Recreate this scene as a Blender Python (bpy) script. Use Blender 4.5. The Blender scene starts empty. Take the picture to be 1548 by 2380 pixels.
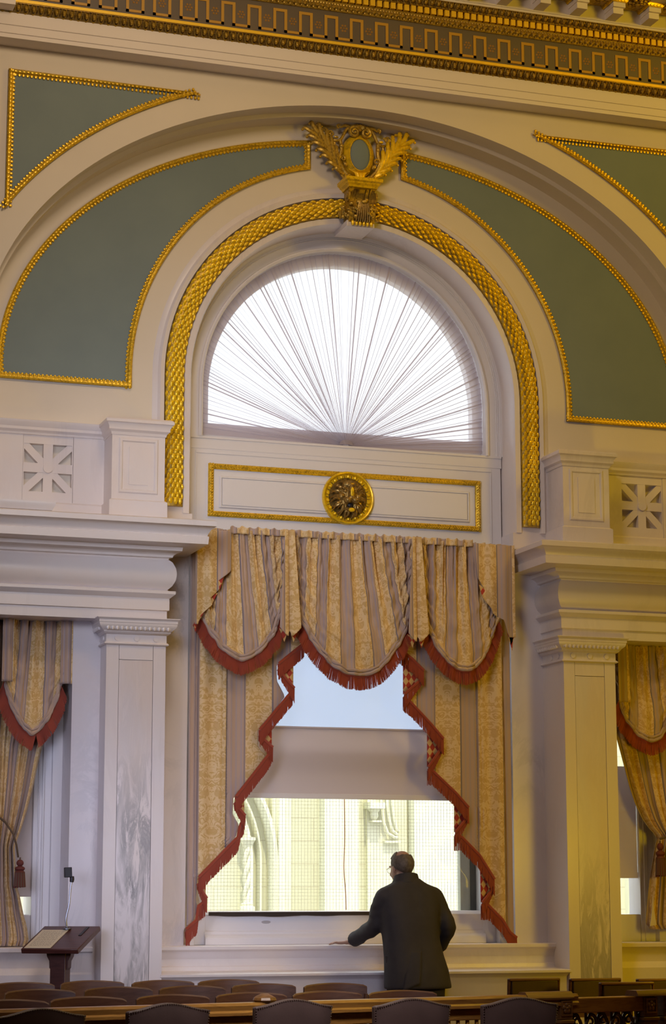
import bpy, bmesh, math, random
from mathutils import Vector, Matrix, noise
PI = math.pi
R = math.radians
rnd = random.Random(11)
sc = bpy.context.scene
col = sc.collection

# ------------------------------------------------------------------ camera
CAM = Vector((-5.3135, -15.0564, 1.40))
yaw, pitch, roll = R(18.883), R(10.261), R(-0.052)
fwd = Vector((math.sin(yaw) * math.cos(pitch), math.cos(yaw) * math.cos(pitch), math.sin(pitch)))
rgt = Vector((math.cos(yaw), -math.sin(yaw), 0))
upv = rgt.cross(fwd)
r2 = rgt * math.cos(roll) + upv * math.sin(roll)
u2 = upv * math.cos(roll) - rgt * math.sin(roll)
cd = bpy.data.cameras.new('camera')
cd.sensor_fit = 'HORIZONTAL'
cd.sensor_width = 36.0
cd.lens = 4964.2 * 36.0 / 1548.0
cd.clip_end = 200
cam = bpy.data.objects.new('camera', cd)
m = Matrix((r2, u2, -fwd)).transposed().to_4x4()
m.translation = CAM
cam.matrix_world = m
col.objects.link(cam)
sc.camera = cam

# ------------------------------------------------------------------ view, world, lights
vs = sc.view_settings
sc.display_settings.display_device = 'sRGB'
vs.view_transform = 'Standard'
vs.look = 'None'
vs.exposure = 0.0
vs.gamma = 1.0
vs.use_curve_mapping = False
sc.cycles.use_denoising = True
sc.cycles.max_bounces = 10
sc.cycles.transparent_max_bounces = 24
sc.cycles.sample_clamp_indirect = 6.0
sc.cycles.caustics_reflective = False
sc.cycles.caustics_refractive = False

w = bpy.data.worlds.new('overcast_sky')
sc.world = w
w.use_nodes = True
bgn = w.node_tree.nodes['Background']
bgn.inputs[0].default_value = (0.82, 0.90, 1.0, 1)
bgn.inputs[1].default_value = 3.2

def lamp(name, kind, loc, energy, color, size=0.3, target=None, size_y=None, spread=None):
    d = bpy.data.lights.new(name, kind)
    d.energy = energy
    d.color = color
    if kind == 'AREA':
        d.shape = 'RECTANGLE'
        d.size = size
        d.size_y = size_y or size
        if spread:
            d.spread = spread
    elif kind in ('POINT', 'SPOT'):
        d.shadow_soft_size = size
    elif kind == 'SUN':
        d.angle = size
    o = bpy.data.objects.new(name, d)
    o.location = loc
    if target is not None:
        o.rotation_euler = (Vector(target) - Vector(loc)).to_track_quat('-Z', 'Y').to_euler()
    col.objects.link(o)
    return o

# sunlight on the court outside
lamp('sun', 'SUN', (0, -10, 30), 3.2, (1.0, 0.92, 0.62), R(2.0), target=(0.6, 0.0, 12.6))
# two warm chandeliers hung high in the room, the right one yellower
lamp('chandelier_light', 'POINT', (-2.3, -4.3, 8.15), 232, (1.0, 0.77, 0.54), 0.5)
lamp('right_chandelier_light', 'POINT', (3.9, -4.4, 8.0), 258, (1.0, 0.63, 0.02), 0.5)
# yellow standing lamp out of frame to the right
lamp('right_lamp_light', 'POINT', (2.4, -3.2, 1.8), 90, (1.0, 0.64, 0.0), 0.3)
# daylight from the left, shaped by added cone-limited area fills inside the room
lamp('left_daylight_fill', 'AREA', (-4.9, -5.0, 2.2), 5.2, (0.80, 0.87, 1.20), 1.6, target=(-1.8, 0, 1.7), spread=R(38))
lamp('left_upper_daylight_fill', 'AREA', (-4.6, -5.0, 4.4), 3.5, (0.89, 0.93, 1.12), 1.4, target=(-1.45, 0, 4.4), spread=R(44))
lamp('near_fill', 'AREA', (-2.6, -3.8, 4.2), 10.5, (0.94, 0.97, 1.10), 1.0, target=(-1.2, 0, 4.2), spread=R(112))  # added close fill for the middle of the wall
lamp('low_fill', 'AREA', (-1.3, -4.6, 2.0), 4.4, (0.86, 0.89, 1.10), 1.2, target=(-1.05, 0, 1.2), spread=R(50))  # added fill for the left jamb and apron that stay in shade
lamp('high_fill', 'AREA', (-3.0, -5.0, 4.4), 2.6, (0.98, 0.98, 1.06), 1.4, target=(-0.1, 0, 4.4), spread=R(40))  # added fill aimed at transom height
# unseen fill added to brighten the foreground chairs
lamp('front_chairs_fill', 'AREA', (-2.6, -7.2, 4.5), 14, (1.0, 0.86, 0.80), 0.8, target=(-1.75, -4.5, 0.7), spread=R(40))

# ------------------------------------------------------------------ helpers
class MB:
    def __init__(s):
        s.v = []; s.f = []; s.uv = []; s.mi = []
    def add(s, vs_, fs, uvs=None, mi=0):
        b = len(s.v)
        s.v += [tuple(p) for p in vs_]
        s.uv += list(uvs) if uvs else [(p[0], p[2]) for p in vs_]
        for f in fs:
            s.f.append(tuple(b + i for i in f)); s.mi.append(mi)
    def box(s, x0, x1, y0, y1, z0, z1, mat=None, mi=0):
        P = [(x, y, z) for z in (z0, z1) for y in (y0, y1) for x in (x0, x1)]
        if mat is not None:
            P = [tuple(mat @ Vector(p)) for p in P]
        s.add(P, [(0, 2, 3, 1), (4, 5, 7, 6), (0, 1, 5, 4), (2, 6, 7, 3), (0, 4, 6, 2), (1, 3, 7, 5)], mi=mi)
    def prism(s, poly, y0, y1, mi=0):
        n = len(poly)
        P = [(x, y0, z) for x, z in poly] + [(x, y1, z) for x, z in poly]
        F = [tuple(range(n)), tuple(range(2 * n - 1, n - 1, -1))]
        F += [(i, (i + 1) % n, n + (i + 1) % n, n + i) for i in range(n)]
        s.add(P, F, mi=mi)
    def sweep(s, path, prof, fmap, closed=False, sign=1, profclosed=True, mi=0):
        n = len(path); k = len(prof)
        P = [Vector(p) for p in path]
        nor = []
        for i in range(n if closed else n - 1):
            d = (P[(i + 1) % n] - P[i]).normalized()
            nor.append(Vector((-d.y, d.x)) * sign)
        V = []
        for i in range(n):
            if closed:
                a, b = nor[i - 1], nor[i]
            else:
                a, b = nor[max(i - 1, 0)], nor[min(i, n - 2)]
            mv = (a + b) / max(0.25, 1 + a.dot(b))
            for d, h in prof:
                q = P[i] + mv * d
                V.append(fmap(q.x, q.y, h))
        F = []
        kk = k if profclosed else k - 1
        for i in range(n if closed else n - 1):
            j = (i + 1) % n
            for t in range(kk):
                u = (t + 1) % k
                F.append((i * k + t, i * k + u, j * k + u, j * k + t))
        if profclosed and not closed:
            F.append(tuple(range(k)))
            F.append(tuple((n - 1) * k + t for t in range(k)))
        s.add(V, F, mi=mi)
    def tube(s, pts, rad, seg=8, flat=1.0, up=(0, 0, 1), mi=0, cap=True):
        pts = [Vector(p) for p in pts]
        n = len(pts)
        if not isinstance(rad, (list, tuple)):
            rad = [rad] * n
        V = []; U = []
        prev = None
        acc = 0
        for i, p in enumerate(pts):
            t = (pts[min(i + 1, n - 1)] - pts[max(i - 1, 0)])
            if t.length < 1e-9: t = Vector((0, 0, 1))
            t.normalize()
            if prev is None:
                u_ = Vector(up)
                if abs(u_.dot(t)) > 0.95: u_ = Vector((1, 0, 0)) if abs(t.x) < 0.9 else Vector((0, 1, 0))
                a = t.cross(u_).normalized()
            else:
                a = (prev - t * prev.dot(t))
                a = a.normalized() if a.length > 1e-6 else t.orthogonal().normalized()
            b = t.cross(a)
            prev = a
            if i: acc += (p - pts[i - 1]).length
            for q in range(seg):
                an = 2 * PI * q / seg
                V.append(p + a * math.cos(an) * rad[i] + b * math.sin(an) * rad[i] * flat)
                U.append((q / seg * 0.2, acc))
        F = []
        for i in range(n - 1):
            for q in range(seg):
                r_ = (q + 1) % seg
                F.append((i * seg + q, i * seg + r_, (i + 1) * seg + r_, (i + 1) * seg + q))
        if cap:
            F.append(tuple(range(seg))); F.append(tuple((n - 1) * seg + q for q in range(seg)))
        s.add(V, F, U, mi=mi)
    def ell(s, c, r, mat=None, seg=8, rings=5, mi=0):
        c = Vector(c); V = [];
        def put(x, y, z):
            p = Vector((x * r[0], y * r[1], z * r[2]))
            if mat is not None: p = mat @ p
            V.append(c + p)
        put(0, 0, 1)
        for i in range(1, rings):
            th = PI * i / rings
            for q in range(seg):
                a = 2 * PI * q / seg
                put(math.sin(th) * math.cos(a), math.sin(th) * math.sin(a), math.cos(th))
        put(0, 0, -1)
        F = []
        for q in range(seg):
            F.append((0, 1 + q, 1 + (q + 1) % seg))
            e = 1 + (rings - 2) * seg
            F.append((len(V) - 1, e + (q + 1) % seg, e + q))
        for i in range(rings - 2):
            for q in range(seg):
                a, b = 1 + i * seg + q, 1 + i * seg + (q + 1) % seg
                F.append((a, a + seg, b + seg, b))
        s.add(V, F, mi=mi)
    def grid(s, fn, nu, nv, uvf=None, mi=0, wrap=False):
        V = []; U = []
        for j in range(nv + 1):
            for i in range(nu + 1):
                a, b = i / nu, j / nv
                V.append(fn(a, b)); U.append(uvf(a, b) if uvf else (a, b))
        F = [(j * (nu + 1) + i, j * (nu + 1) + i + 1, (j + 1) * (nu + 1) + i + 1, (j + 1) * (nu + 1) + i)
             for j in range(nv) for i in range(nu)]
        s.add(V, F, U, mi=mi)
    def lathe(s, prof, c=(0, 0, 0), seg=16, mi=0):
        # prof: (radius, z)
        V = []; k = len(prof)
        for q in range(seg):
            a = 2 * PI * q / seg
            for r_, z in prof:
                V.append((c[0] + r_ * math.cos(a), c[1] + r_ * math.sin(a), c[2] + z))
        F = []
        for q in range(seg):
            p = (q + 1) % seg
            for t in range(k - 1):
                F.append((q * k + t, p * k + t, p * k + t + 1, q * k + t + 1))
        F.append(tuple(q * k for q in range(seg))); F.append(tuple(q * k + k - 1 for q in range(seg)))
        s.add(V, F, mi=mi)
    def mirrored(s):
        o = MB(); o.v = [(-x, y, z) for x, y, z in s.v]; o.f = [tuple(reversed(f)) for f in s.f]
        o.uv = list(s.uv); o.mi = list(s.mi); return o
    def build(s, name, mats, parent=None, smooth=32, recalc=True, solid=0, bevel=0, merge=False):
        me = bpy.data.meshes.new(name)
        me.from_pydata(s.v, [], s.f)
        uvl = me.uv_layers.new(name='UVMap')
        vi = [0] * len(me.loops)
        me.loops.foreach_get('vertex_index', vi)
        flat = []
        for i in vi: flat += s.uv[i][:2]
        uvl.data.foreach_set('uv', flat)
        me.polygons.foreach_set('material_index', s.mi)
        if not isinstance(mats, (list, tuple)): mats = [mats]
        for mm in mats: me.materials.append(mm)
        bm = bmesh.new(); bm.from_mesh(me)
        if merge: bmesh.ops.remove_doubles(bm, verts=bm.verts, dist=1e-5)
        if recalc: bmesh.ops.recalc_face_normals(bm, faces=bm.faces)
        if smooth:
            lim = R(smooth)
            for f in bm.faces: f.smooth = True
            for e in bm.edges:
                if len(e.link_faces) == 2 and e.calc_face_angle(0) > lim: e.smooth = False
        bm.to_mesh(me); bm.free()
        o = bpy.data.objects.new(name, me)
        col.objects.link(o)
        if parent: o.parent = parent
        if solid:
            md = o.modifiers.new('thickness', 'SOLIDIFY'); md.thickness = solid; md.offset = 0
        if bevel:
            md = o.modifiers.new('bevel', 'BEVEL'); md.width = bevel; md.segments = 2; md.limit_method = 'ANGLE'
        return o

def tag(o, label=None, cat=None, group=None, kind=None):
    if label: o['label'] = label
    if cat: o['category'] = cat
    if group: o['group'] = group
    if kind: o['kind'] = kind
    return o
def thing(name, label, cat, loc=(0, 0, 0), rz=0.0, group=None):
    o = bpy.data.objects.new(name, None)
    o.empty_display_size = 0.1
    o.location = loc; o.rotation_euler = (0, 0, rz)
    col.objects.link(o)
    return tag(o, label, cat, group)
def copy_tree(o, parent=None):
    c = o.copy(); col.objects.link(c)
    if parent: c.parent = parent
    for ch in list(o.children): copy_tree(ch, c)
    return c
def struct(o, label=None):
    o['kind'] = 'structure'
    if label: o['label'] = label
    return o
XY = lambda x, y, h: (x, y, h)            # plan path, height
XZ = lambda x, z, h: (x, h, z)            # elevation path, depth
def lerp(a, b, t): return a + (b - a) * t
def interp(pts, x):
    # piecewise-linear through pts sorted by first value
    if x <= pts[0][0]: return pts[0][1]
    for (a, b), (c, d) in zip(pts, pts[1:]):
        if x <= c: return b + (d - b) * (x - a) / max(1e-9, c - a)
    return pts[-1][1]
def smoothpts(pts, n):
    # Catmull-Rom through points
    P = [Vector(p) for p in pts]; out = []
    for i in range(len(P) - 1):
        p0, p1, p2, p3 = P[max(i - 1, 0)], P[i], P[i + 1], P[min(i + 2, len(P) - 1)]
        for k in range(n):
            t = k / n
            out.append(0.5 * ((2 * p1) + (p2 - p0) * t + (2 * p0 - 5 * p1 + 4 * p2 - p3) * t * t + (3 * p1 - p0 - 3 * p2 + p3) * t ** 3))
    out.append(P[-1]); return out
def baked(o, name, mats, parent=None, smooth=True):
    # the evaluated mesh of o (its modifiers applied) as a new object; o is removed
    dg = bpy.context.evaluated_depsgraph_get()
    me = bpy.data.meshes.new_from_object(o.evaluated_get(dg))
    me.name = name
    bpy.data.objects.remove(o)
    me.materials.clear()
    for mm in (mats if isinstance(mats, (list, tuple)) else [mats]): me.materials.append(mm)
    for p in me.polygons: p.use_smooth = smooth; p.material_index = 0
    n = bpy.data.objects.new(name, me); col.objects.link(n)
    if parent: n.parent = parent
    return n
def organic(mb, name, mats, parent=None, voxel=0.01, it=6, fac=0.5):
    # merge overlapping lumps into one continuous smooth surface
    o = mb.build('lump', [], smooth=0)
    md = o.modifiers.new('r', 'REMESH'); md.mode = 'VOXEL'; md.voxel_size = voxel
    if it:
        md = o.modifiers.new('s', 'SMOOTH'); md.iterations = it; md.factor = fac
    return baked(o, name, mats, parent)
def arch(r, zc, zb, n=72):
    return [(-r, zb)] + [(-r * math.cos(PI * i / n), zc + r * math.sin(PI * i / n)) for i in range(n + 1)] + [(r, zb)]
def ellarc(a, b, zc, zb, n=96):
    return [(-a, zb)] + [(-a * math.cos(PI * i / n), zc + b * math.sin(PI * i / n)) for i in range(n + 1)] + [(a, zb)]
def resample(pts, step=None, n=None):
    P = [Vector(p) for p in pts]; L = [0]
    for a, b in zip(P, P[1:]): L.append(L[-1] + (b - a).length)
    n = n or max(2, int(L[-1] / step)); out = []; j = 0
    for i in range(n + 1):
        t = L[-1] * i / n
        while j < len(P) - 2 and L[j + 1] < t: j += 1
        out.append(P[j].lerp(P[j + 1], (t - L[j]) / max(1e-9, L[j + 1] - L[j])))
    return out
# ------------------------------------------------------------------ materials
def principled(name, color, rough=0.6, metal=0.0, spec=0.5, sheen=0.0):
    m_ = bpy.data.materials.new(name); m_.use_nodes = True
    b = m_.node_tree.nodes['Principled BSDF']
    b.inputs['Base Color'].default_value = (*color, 1)
    b.inputs['Roughness'].default_value = rough
    b.inputs['Metallic'].default_value = metal
    b.inputs['Specular IOR Level'].default_value = spec
    if sheen:
        b.inputs['Sheen Weight'].default_value = sheen
    return m_
class NT:
    def __init__(s, m_): s.t = m_.node_tree; s.n = s.t.nodes; s.b = s.n.get('Principled BSDF')
    def node(s, typ, **kw):
        x = s.n.new(typ)
        for k, v in kw.items(): setattr(x, k, v)
        return x
    def link(s, a, b): s.t.links.new(a, b)
    def coord(s, kind='Object', scale=(1, 1, 1), rot=(0, 0, 0), loc=(0, 0, 0)):
        tc = s.node('ShaderNodeTexCoord'); mp = s.node('ShaderNodeMapping')
        mp.inputs['Scale'].default_value = scale; mp.inputs['Rotation'].default_value = rot; mp.inputs['Location'].default_value = loc
        s.link(tc.outputs[kind], mp.inputs[0]); return mp.outputs[0]
    def noise(s, vec, scale, detail=4, rough=0.55, dist=0.0):
        x = s.node('ShaderNodeTexNoise'); x.inputs['Scale'].default_value = scale
        x.inputs['Detail'].default_value = detail; x.inputs['Roughness'].default_value = rough; x.inputs['Distortion'].default_value = dist
        s.link(vec, x.inputs['Vector']); return x.outputs['Fac']
    def ramp(s, fac, stops):
        x = s.node('ShaderNodeValToRGB'); e = x.color_ramp.elements
        while len(e) < len(stops): e.new(0.5)
        for el, (p, c) in zip(e, stops):
            el.position = p; el.color = (*c, 1) if len(c) == 3 else c
        s.link(fac, x.inputs[0]); return x.outputs[0]
    def mix(s, fac, a, b, mode='MIX'):
        x = s.node('ShaderNodeMix', data_type='RGBA', blend_type=mode)
        for sock, val in ((x.inputs[0], fac), (x.inputs[6], a), (x.inputs[7], b)):
            if isinstance(val, (int, float)): sock.default_value = val
            elif isinstance(val, tuple): sock.default_value = (*val, 1)
            else: s.link(val, sock)
        return x.outputs[2]
    def math(s, op, a, b=0.0):
        x = s.node('ShaderNodeMath', operation=op)
        for sock, val in ((x.inputs[0], a), (x.inputs[1], b)):
            if isinstance(val, (int, float)): sock.default_value = val
            else: s.link(val, sock)
        return x.outputs[0]
    def color(s, out): s.link(out, s.b.inputs['Base Color'])
    def bump(s, h, strength=0.3, dist=0.01):
        x = s.node('ShaderNodeBump'); x.inputs['Strength'].default_value = strength; x.inputs['Distance'].default_value = dist
        s.link(h, x.inputs['Height']); s.link(x.outputs[0], s.b.inputs['Normal'])

def marble(name, base, vein, amount=0.5, scale=1.0, rot=(0, R(18), 0), stretch=0.25, warm=0.3, seed=0.0, rough=0.32):
    m_ = principled(name, base, rough); k = NT(m_)
    v = k.coord('Object', (scale, scale, scale * stretch), rot, (seed, seed * 0.7, seed * 1.3))
    v0 = k.coord('Object', (1, 1, 1), (0, 0, 0), (seed, 0, 0))
    cloud = k.noise(v0, 1.3, 5, 0.6)
    c = k.mix(k.ramp(cloud, [(0.40, (0, 0, 0)), (0.72, (1, 1, 1))]), base, tuple(min(1, b * f) for b, f in zip(base, (1.04, 0.98, 0.90))))
    st = k.noise(v, 2.2, 6, 0.68, 1.2)
    veins = k.ramp(st, [(0.47, (0, 0, 0)), (0.515, (1, 1, 1)), (0.53, (1, 1, 1)), (0.58, (0, 0, 0))])
    patch = k.ramp(k.noise(v0, 1.1, 3, 0.5), [(0.42, (0, 0, 0)), (0.62, (1, 1, 1))])
    f = k.math('MULTIPLY', k.math('MULTIPLY', veins, patch), amount)
    c = k.mix(f, c, vein)
    k.color(c)
    return m_

M = {}
WHITE = (0.71, 0.66, 0.68)
M['marble'] = marble('white_marble', WHITE, (0.38, 0.36, 0.38), 0.30, 0.9, (0, R(35), 0), 0.5)
M['marble_trim'] = marble('white_marble_trim', (0.72, 0.67, 0.68), (0.50, 0.45, 0.45), 0.20, 0.8, (0, R(80), 0), 0.3, seed=3)
def veined_panel(name, seed, rotdeg, top, strength):
    # marble slab whose grey veining thickens towards its foot
    m_ = principled(name, WHITE, 0.30); k = NT(m_)
    v = k.coord('Object', (5.2, 5.2, 0.95), (0, R(rotdeg), 0), (seed, seed, seed))
    v0 = k.coord('Object', (2.4, 2.4, 0.6), (0, R(rotdeg), 0), (seed, 0, seed))
    tc = k.node('ShaderNodeTexCoord'); sp = k.node('ShaderNodeSeparateXYZ'); k.link(tc.outputs['Object'], sp.inputs[0])
    low = k.ramp(k.math('DIVIDE', sp.outputs[2], 3.2), [(0.18, (1, 1, 1)), (top, (0.55, 0.55, 0.55)), (min(1, top + 0.16), (0.06, 0.06, 0.06))])
    st = k.noise(v, 2.4, 8, 0.70, 1.1)
    veins = k.ramp(st, [(0.42, (0, 0, 0)), (0.50, (1, 1, 1)), (0.56, (0.8, 0.8, 0.8)), (0.68, (0, 0, 0))])
    patch = k.ramp(k.noise(v0, 1.6, 4, 0.6, 0.6), [(0.36, (0, 0, 0)), (0.50, (1, 1, 1))])
    f = k.math('MULTIPLY', k.math('MULTIPLY', k.math('MULTIPLY', veins, patch), low), strength)
    warm = k.ramp(k.noise(v0, 0.9, 4, 0.6), [(0.48, (0, 0, 0)), (0.66, (1, 1, 1))])
    c = k.mix(k.math('MULTIPLY', warm, 0.45), WHITE, (0.72, 0.58, 0.46))
    f.node.use_clamp = True
    c = k.mix(f, c, (0.17, 0.168, 0.175))
    k.color(c); return m_
M['vein_left'] = veined_panel('veined_marble', 2.3, -16, 0.60, 1.25)
M['vein_right'] = veined_panel('veined_marble_right', 7.9, 20, 0.40, 0.8)

def plaster(name, c1, c2, scale=1.2, rough=0.75, bumpy=0.04):
    m_ = principled(name, c1, rough); k = NT(m_)
    v = k.coord('Object')
    k.color(k.mix(k.ramp(k.noise(v, scale, 5), [(0.35, (0, 0, 0)), (0.7, (1, 1, 1))]), c1, c2))
    k.bump(k.noise(v, 60, 3), bumpy, 0.004); return m_
M['plaster'] = plaster('cream_plaster', (0.72, 0.645, 0.55), (0.68, 0.61, 0.52))
M['plaster_white'] = plaster('warm_white_plaster', (0.76, 0.69, 0.65), (0.73, 0.66, 0.62))
M['paint'] = plaster('white_window_paint', (0.75, 0.72, 0.735), (0.73, 0.70, 0.715), 2.0, 0.45, 0.02)
M['canvas'] = plaster('blue_grey_canvas', (0.180, 0.228, 0.235), (0.200, 0.250, 0.250), 2.4, 0.85, 0.06)
M['ceiling'] = plaster('ceiling_plaster', (0.70, 0.62, 0.52), (0.66, 0.58, 0.48))
M['far_wall'] = plaster('room_wall_panelling', (0.20, 0.13, 0.08), (0.17, 0.11, 0.07))

def gold(name, c=(0.93, 0.60, 0.012), dark=(0.22, 0.12, 0.006), rough=0.36, metal=0.35, sc_=38, wear=0.5, b=0.25):
    m_ = principled(name, c, rough, metal); k = NT(m_)
    v = k.coord('Object'); n = k.noise(v, sc_, 3, 0.6)
    f = k.math('MULTIPLY', k.ramp(n, [(0.30, (1, 1, 1)), (0.52, (0, 0, 0))]), wear)
    k.color(k.mix(f, c, dark)); k.bump(k.noise(v, sc_ * 2.2, 3), b, 0.004); return m_
M['gold'] = gold('gilding')
M['gold_old'] = gold('aged_gilding', (0.52, 0.34, 0.055), (0.10, 0.055, 0.012), 0.42, 0.6, 55, 0.75)
M['gold_bright'] = gold('bright_gilding', (0.92, 0.58, 0.03), (0.72, 0.42, 0.02), 0.42, 0.2, 20, 0.3, 0.1)
M['bronze'] = gold('antique_bronze', (0.36, 0.225, 0.06), (0.05, 0.028, 0.010), 0.36, 0.7, 45, 0.7)
M['frieze'] = plaster('brown_frieze_paint', (0.115, 0.090, 0.068), (0.140, 0.108, 0.076), 1.5, 0.5, 0.02)
M['frieze_line'] = principled('ochre_frieze_paint', (0.50, 0.27, 0.03), 0.5)
M['frieze_flower'] = principled('dull_ochre_flower_paint', (0.30, 0.15, 0.025), 0.55)
M['dark_red'] = principled('dark_red_paint', (0.07, 0.012, 0.008), 0.6)
M['coffer'] = principled('coffer_umber', (0.05, 0.03, 0.012), 0.6)

def fabric(name, ground, figure, stripe, stripe2, line, period=0.35, off=0.075, width=0.43, su=1.0, rough=0.65):
    m_ = principled(name, ground, rough, 0, 0.3, 0.35); k = NT(m_)
    tc = k.node('ShaderNodeTexCoord'); sp = k.node('ShaderNodeSeparateXYZ'); k.link(tc.outputs['UV'], sp.inputs[0])
    u, v_ = sp.outputs[0], sp.outputs[1]
    ph = k.math('FRACT', k.math('DIVIDE', k.math('ADD', u, off + 70 * period), period))
    m1 = k.ramp(ph, [(0.0, (1, 1, 1)), (width - 0.004, (1, 1, 1)), (width, (0, 0, 0))])
    # damask figure, mirrored about the middle of each ground stripe
    mid = k.math('ABSOLUTE', k.math('SUBTRACT', ph, (1 + width) / 2))
    cb = k.node('ShaderNodeCombineXYZ'); k.link(k.math('MULTIPLY', mid, period * 1.0), cb.inputs[0]); k.link(v_, cb.inputs[1])
    fig = k.noise(cb.outputs[0], 17.0, 2.2, 0.55, 2.6)
    fm = k.ramp(fig, [(0.50, (0, 0, 0)), (0.53, (1, 1, 1))])
    vo = k.node('ShaderNodeTexVoronoi'); vo.inputs['Scale'].default_value = 11.0; k.link(cb.outputs[0], vo.inputs['Vector'])
    fm2 = k.ramp(vo.outputs['Distance'], [(0.28, (1, 1, 1)), (0.34, (0, 0, 0))])
    both = k.math('MAXIMUM', k.math('MULTIPLY', fm, 0.85), k.math('MULTIPLY', fm2, 0.7))
    dam = k.mix(both, ground, figure)
    fine = k.math('FRACT', k.math('MULTIPLY', ph, 1 / width * 4.0))
    fl = k.ramp(fine, [(0.0, (1, 1, 1)), (0.30, (1, 1, 1)), (0.36, (0, 0, 0)), (0.92, (0, 0, 0)), (1.0, (1, 1, 1))])
    stp = k.mix(k.math('MULTIPLY', fl, 0.55), stripe, stripe2)
    edge = k.ramp(ph, [(0.0, (1, 1, 1)), (0.03, (1, 1, 1)), (0.04, (0, 0, 0)), (width - 0.04, (0, 0, 0)), (width - 0.03, (1, 1, 1)), (width, (0, 0, 0))])
    stp = k.mix(k.math('MULTIPLY', edge, 0.8), stp, line)
    k.color(k.mix(m1, dam, stp))
    k.bump(k.noise(tc.outputs['UV'], 240, 2), 0.08, 0.002)
    return m_
FAB = dict(ground=(0.72, 0.53, 0.29), figure=(0.56, 0.355, 0.125), stripe=(0.47, 0.33, 0.25), stripe2=(0.37, 0.32, 0.37), line=(0.15, 0.13, 0.165))
M['damask'] = fabric('striped_damask', **FAB)
M['damask_swag'] = fabric('striped_damask_swag', **FAB, period=0.34, off=0.05, width=0.46)
def checker(name, a, b, s_):
    m_ = principled(name, a, 0.7, 0, 0.2); k = NT(m_)
    x = k.node('ShaderNodeTexChecker'); x.inputs['Scale'].default_value = s_
    x.inputs['Color1'].default_value = (*a, 1); x.inputs['Color2'].default_value = (*b, 1)
    k.link(k.coord('UV', (1.0, 0.72, 1), (0, 0, R(45))), x.inputs['Vector']); k.color(x.outputs[0]); return m_
M['lining'] = checker('red_and_gold_check', (0.40, 0.05, 0.035), (0.62, 0.40, 0.17), 30)
M['fringe'] = principled('rust_red_fringe', (0.30, 0.046, 0.022), 0.6, 0, 0.3, 0.3)
M['cordage'] = principled('olive_and_red_cord', (0.12, 0.075, 0.045), 0.7)
M['tassel_red'] = principled('dark_red_tassel', (0.13, 0.025, 0.02), 0.7)

def sheer(name, c, trans, thru):
    m_ = bpy.data.materials.new(name); m_.use_nodes = True; t = m_.node_tree; n = t.nodes
    n.remove(n['Principled BSDF']); out = n['Material Output']
    d = n.new('ShaderNodeBsdfDiffuse'); d.inputs[0].default_value = (*c, 1)
    tr = n.new('ShaderNodeBsdfTranslucent'); tr.inputs[0].default_value = (*c, 1)
    tp = n.new('ShaderNodeBsdfTransparent')
    a = n.new('ShaderNodeMixShader'); a.inputs[0].default_value = trans
    t.links.new(d.outputs[0], a.inputs[1]); t.links.new(tr.outputs[0], a.inputs[2])
    b = n.new('ShaderNodeMixShader'); b.inputs[0].default_value = thru
    t.links.new(a.outputs[0], b.inputs[1]); t.links.new(tp.outputs[0], b.inputs[2])
    t.links.new(b.outputs[0], out.inputs['Surface']); return m_
M['sheer'] = sheer('white_sheer', (0.62, 0.56, 0.62), 0.42, 0.30)
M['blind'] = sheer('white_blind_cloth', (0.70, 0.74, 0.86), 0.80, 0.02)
M['blind_lower'] = sheer('dimmed_blind_cloth', (0.72, 0.645, 0.645), 0.28, 0.0)  # less translucent cloth, standing in for light blocked by the sash behind
def glass(name):
    m_ = bpy.data.materials.new(name); m_.use_nodes = True; t = m_.node_tree; n = t.nodes
    n.remove(n['Principled BSDF']); out = n['Material Output']
    g = n.new('ShaderNodeBsdfGlossy'); g.inputs['Roughness'].default_value = 0.02
    tp = n.new('ShaderNodeBsdfTransparent'); tp.inputs[0].default_value = (0.97, 0.98, 0.97, 1)
    b = n.new('ShaderNodeMixShader'); b.inputs[0].default_value = 0.004
    t.links.new(tp.outputs[0], b.inputs[1]); t.links.new(g.outputs[0], b.inputs[2])
    t.links.new(b.outputs[0], out.inputs['Surface']); return m_
M['glass'] = glass('window_glass')
M['wire'] = principled('wire_mesh_metal', (0.66, 0.63, 0.48), 0.6)
M['dark_seal'] = principled('dark_felt_seal', (0.035, 0.022, 0.016), 0.8)
M['frame_grey'] = principled('pale_grey_outer_frame', (0.50, 0.50, 0.42), 0.6)
M['frame_dark'] = principled('dark_grey_outer_frame', (0.11, 0.11, 0.10), 0.7)

def stone(name, c1, c2, mortar, sx=1.0):
    m_ = principled(name, c1, 0.85); k = NT(m_)
    v = k.coord('Object', (1, 1, 1), (R(90), 0, 0))
    br = k.node('ShaderNodeTexBrick'); br.inputs['Scale'].default_value = sx
    br.inputs['Color1'].default_value = (*c1, 1); br.inputs['Color2'].default_value = (*c2, 1); br.inputs['Mortar'].default_value = (*mortar, 1)
    br.inputs['Mortar Size'].default_value = 0.006; br.inputs['Brick Width'].default_value = 0.78; br.inputs['Row Height'].default_value = 0.255
    k.link(v, br.inputs['Vector'])
    n = k.noise(k.coord('Object'), 5, 5)
    k.color(k.mix(k.math('MULTIPLY', n, 0.3), br.outputs[0], tuple(x * 0.8 for x in c2))); return m_
M['stone'] = stone('cream_ashlar', (0.70, 0.69, 0.52), (0.66, 0.64, 0.47), (0.54, 0.50, 0.36))
M['stone_plain'] = plaster('cream_dressed_stone', (0.76, 0.75, 0.58), (0.72, 0.70, 0.53), 3.0, 0.85)
M['pavement'] = plaster('court_pavement', (0.45, 0.43, 0.38), (0.38, 0.36, 0.32))
M['floor'] = plaster('dark_red_carpet', (0.10, 0.04, 0.035), (0.13, 0.055, 0.045), 6, 0.9)

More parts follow.
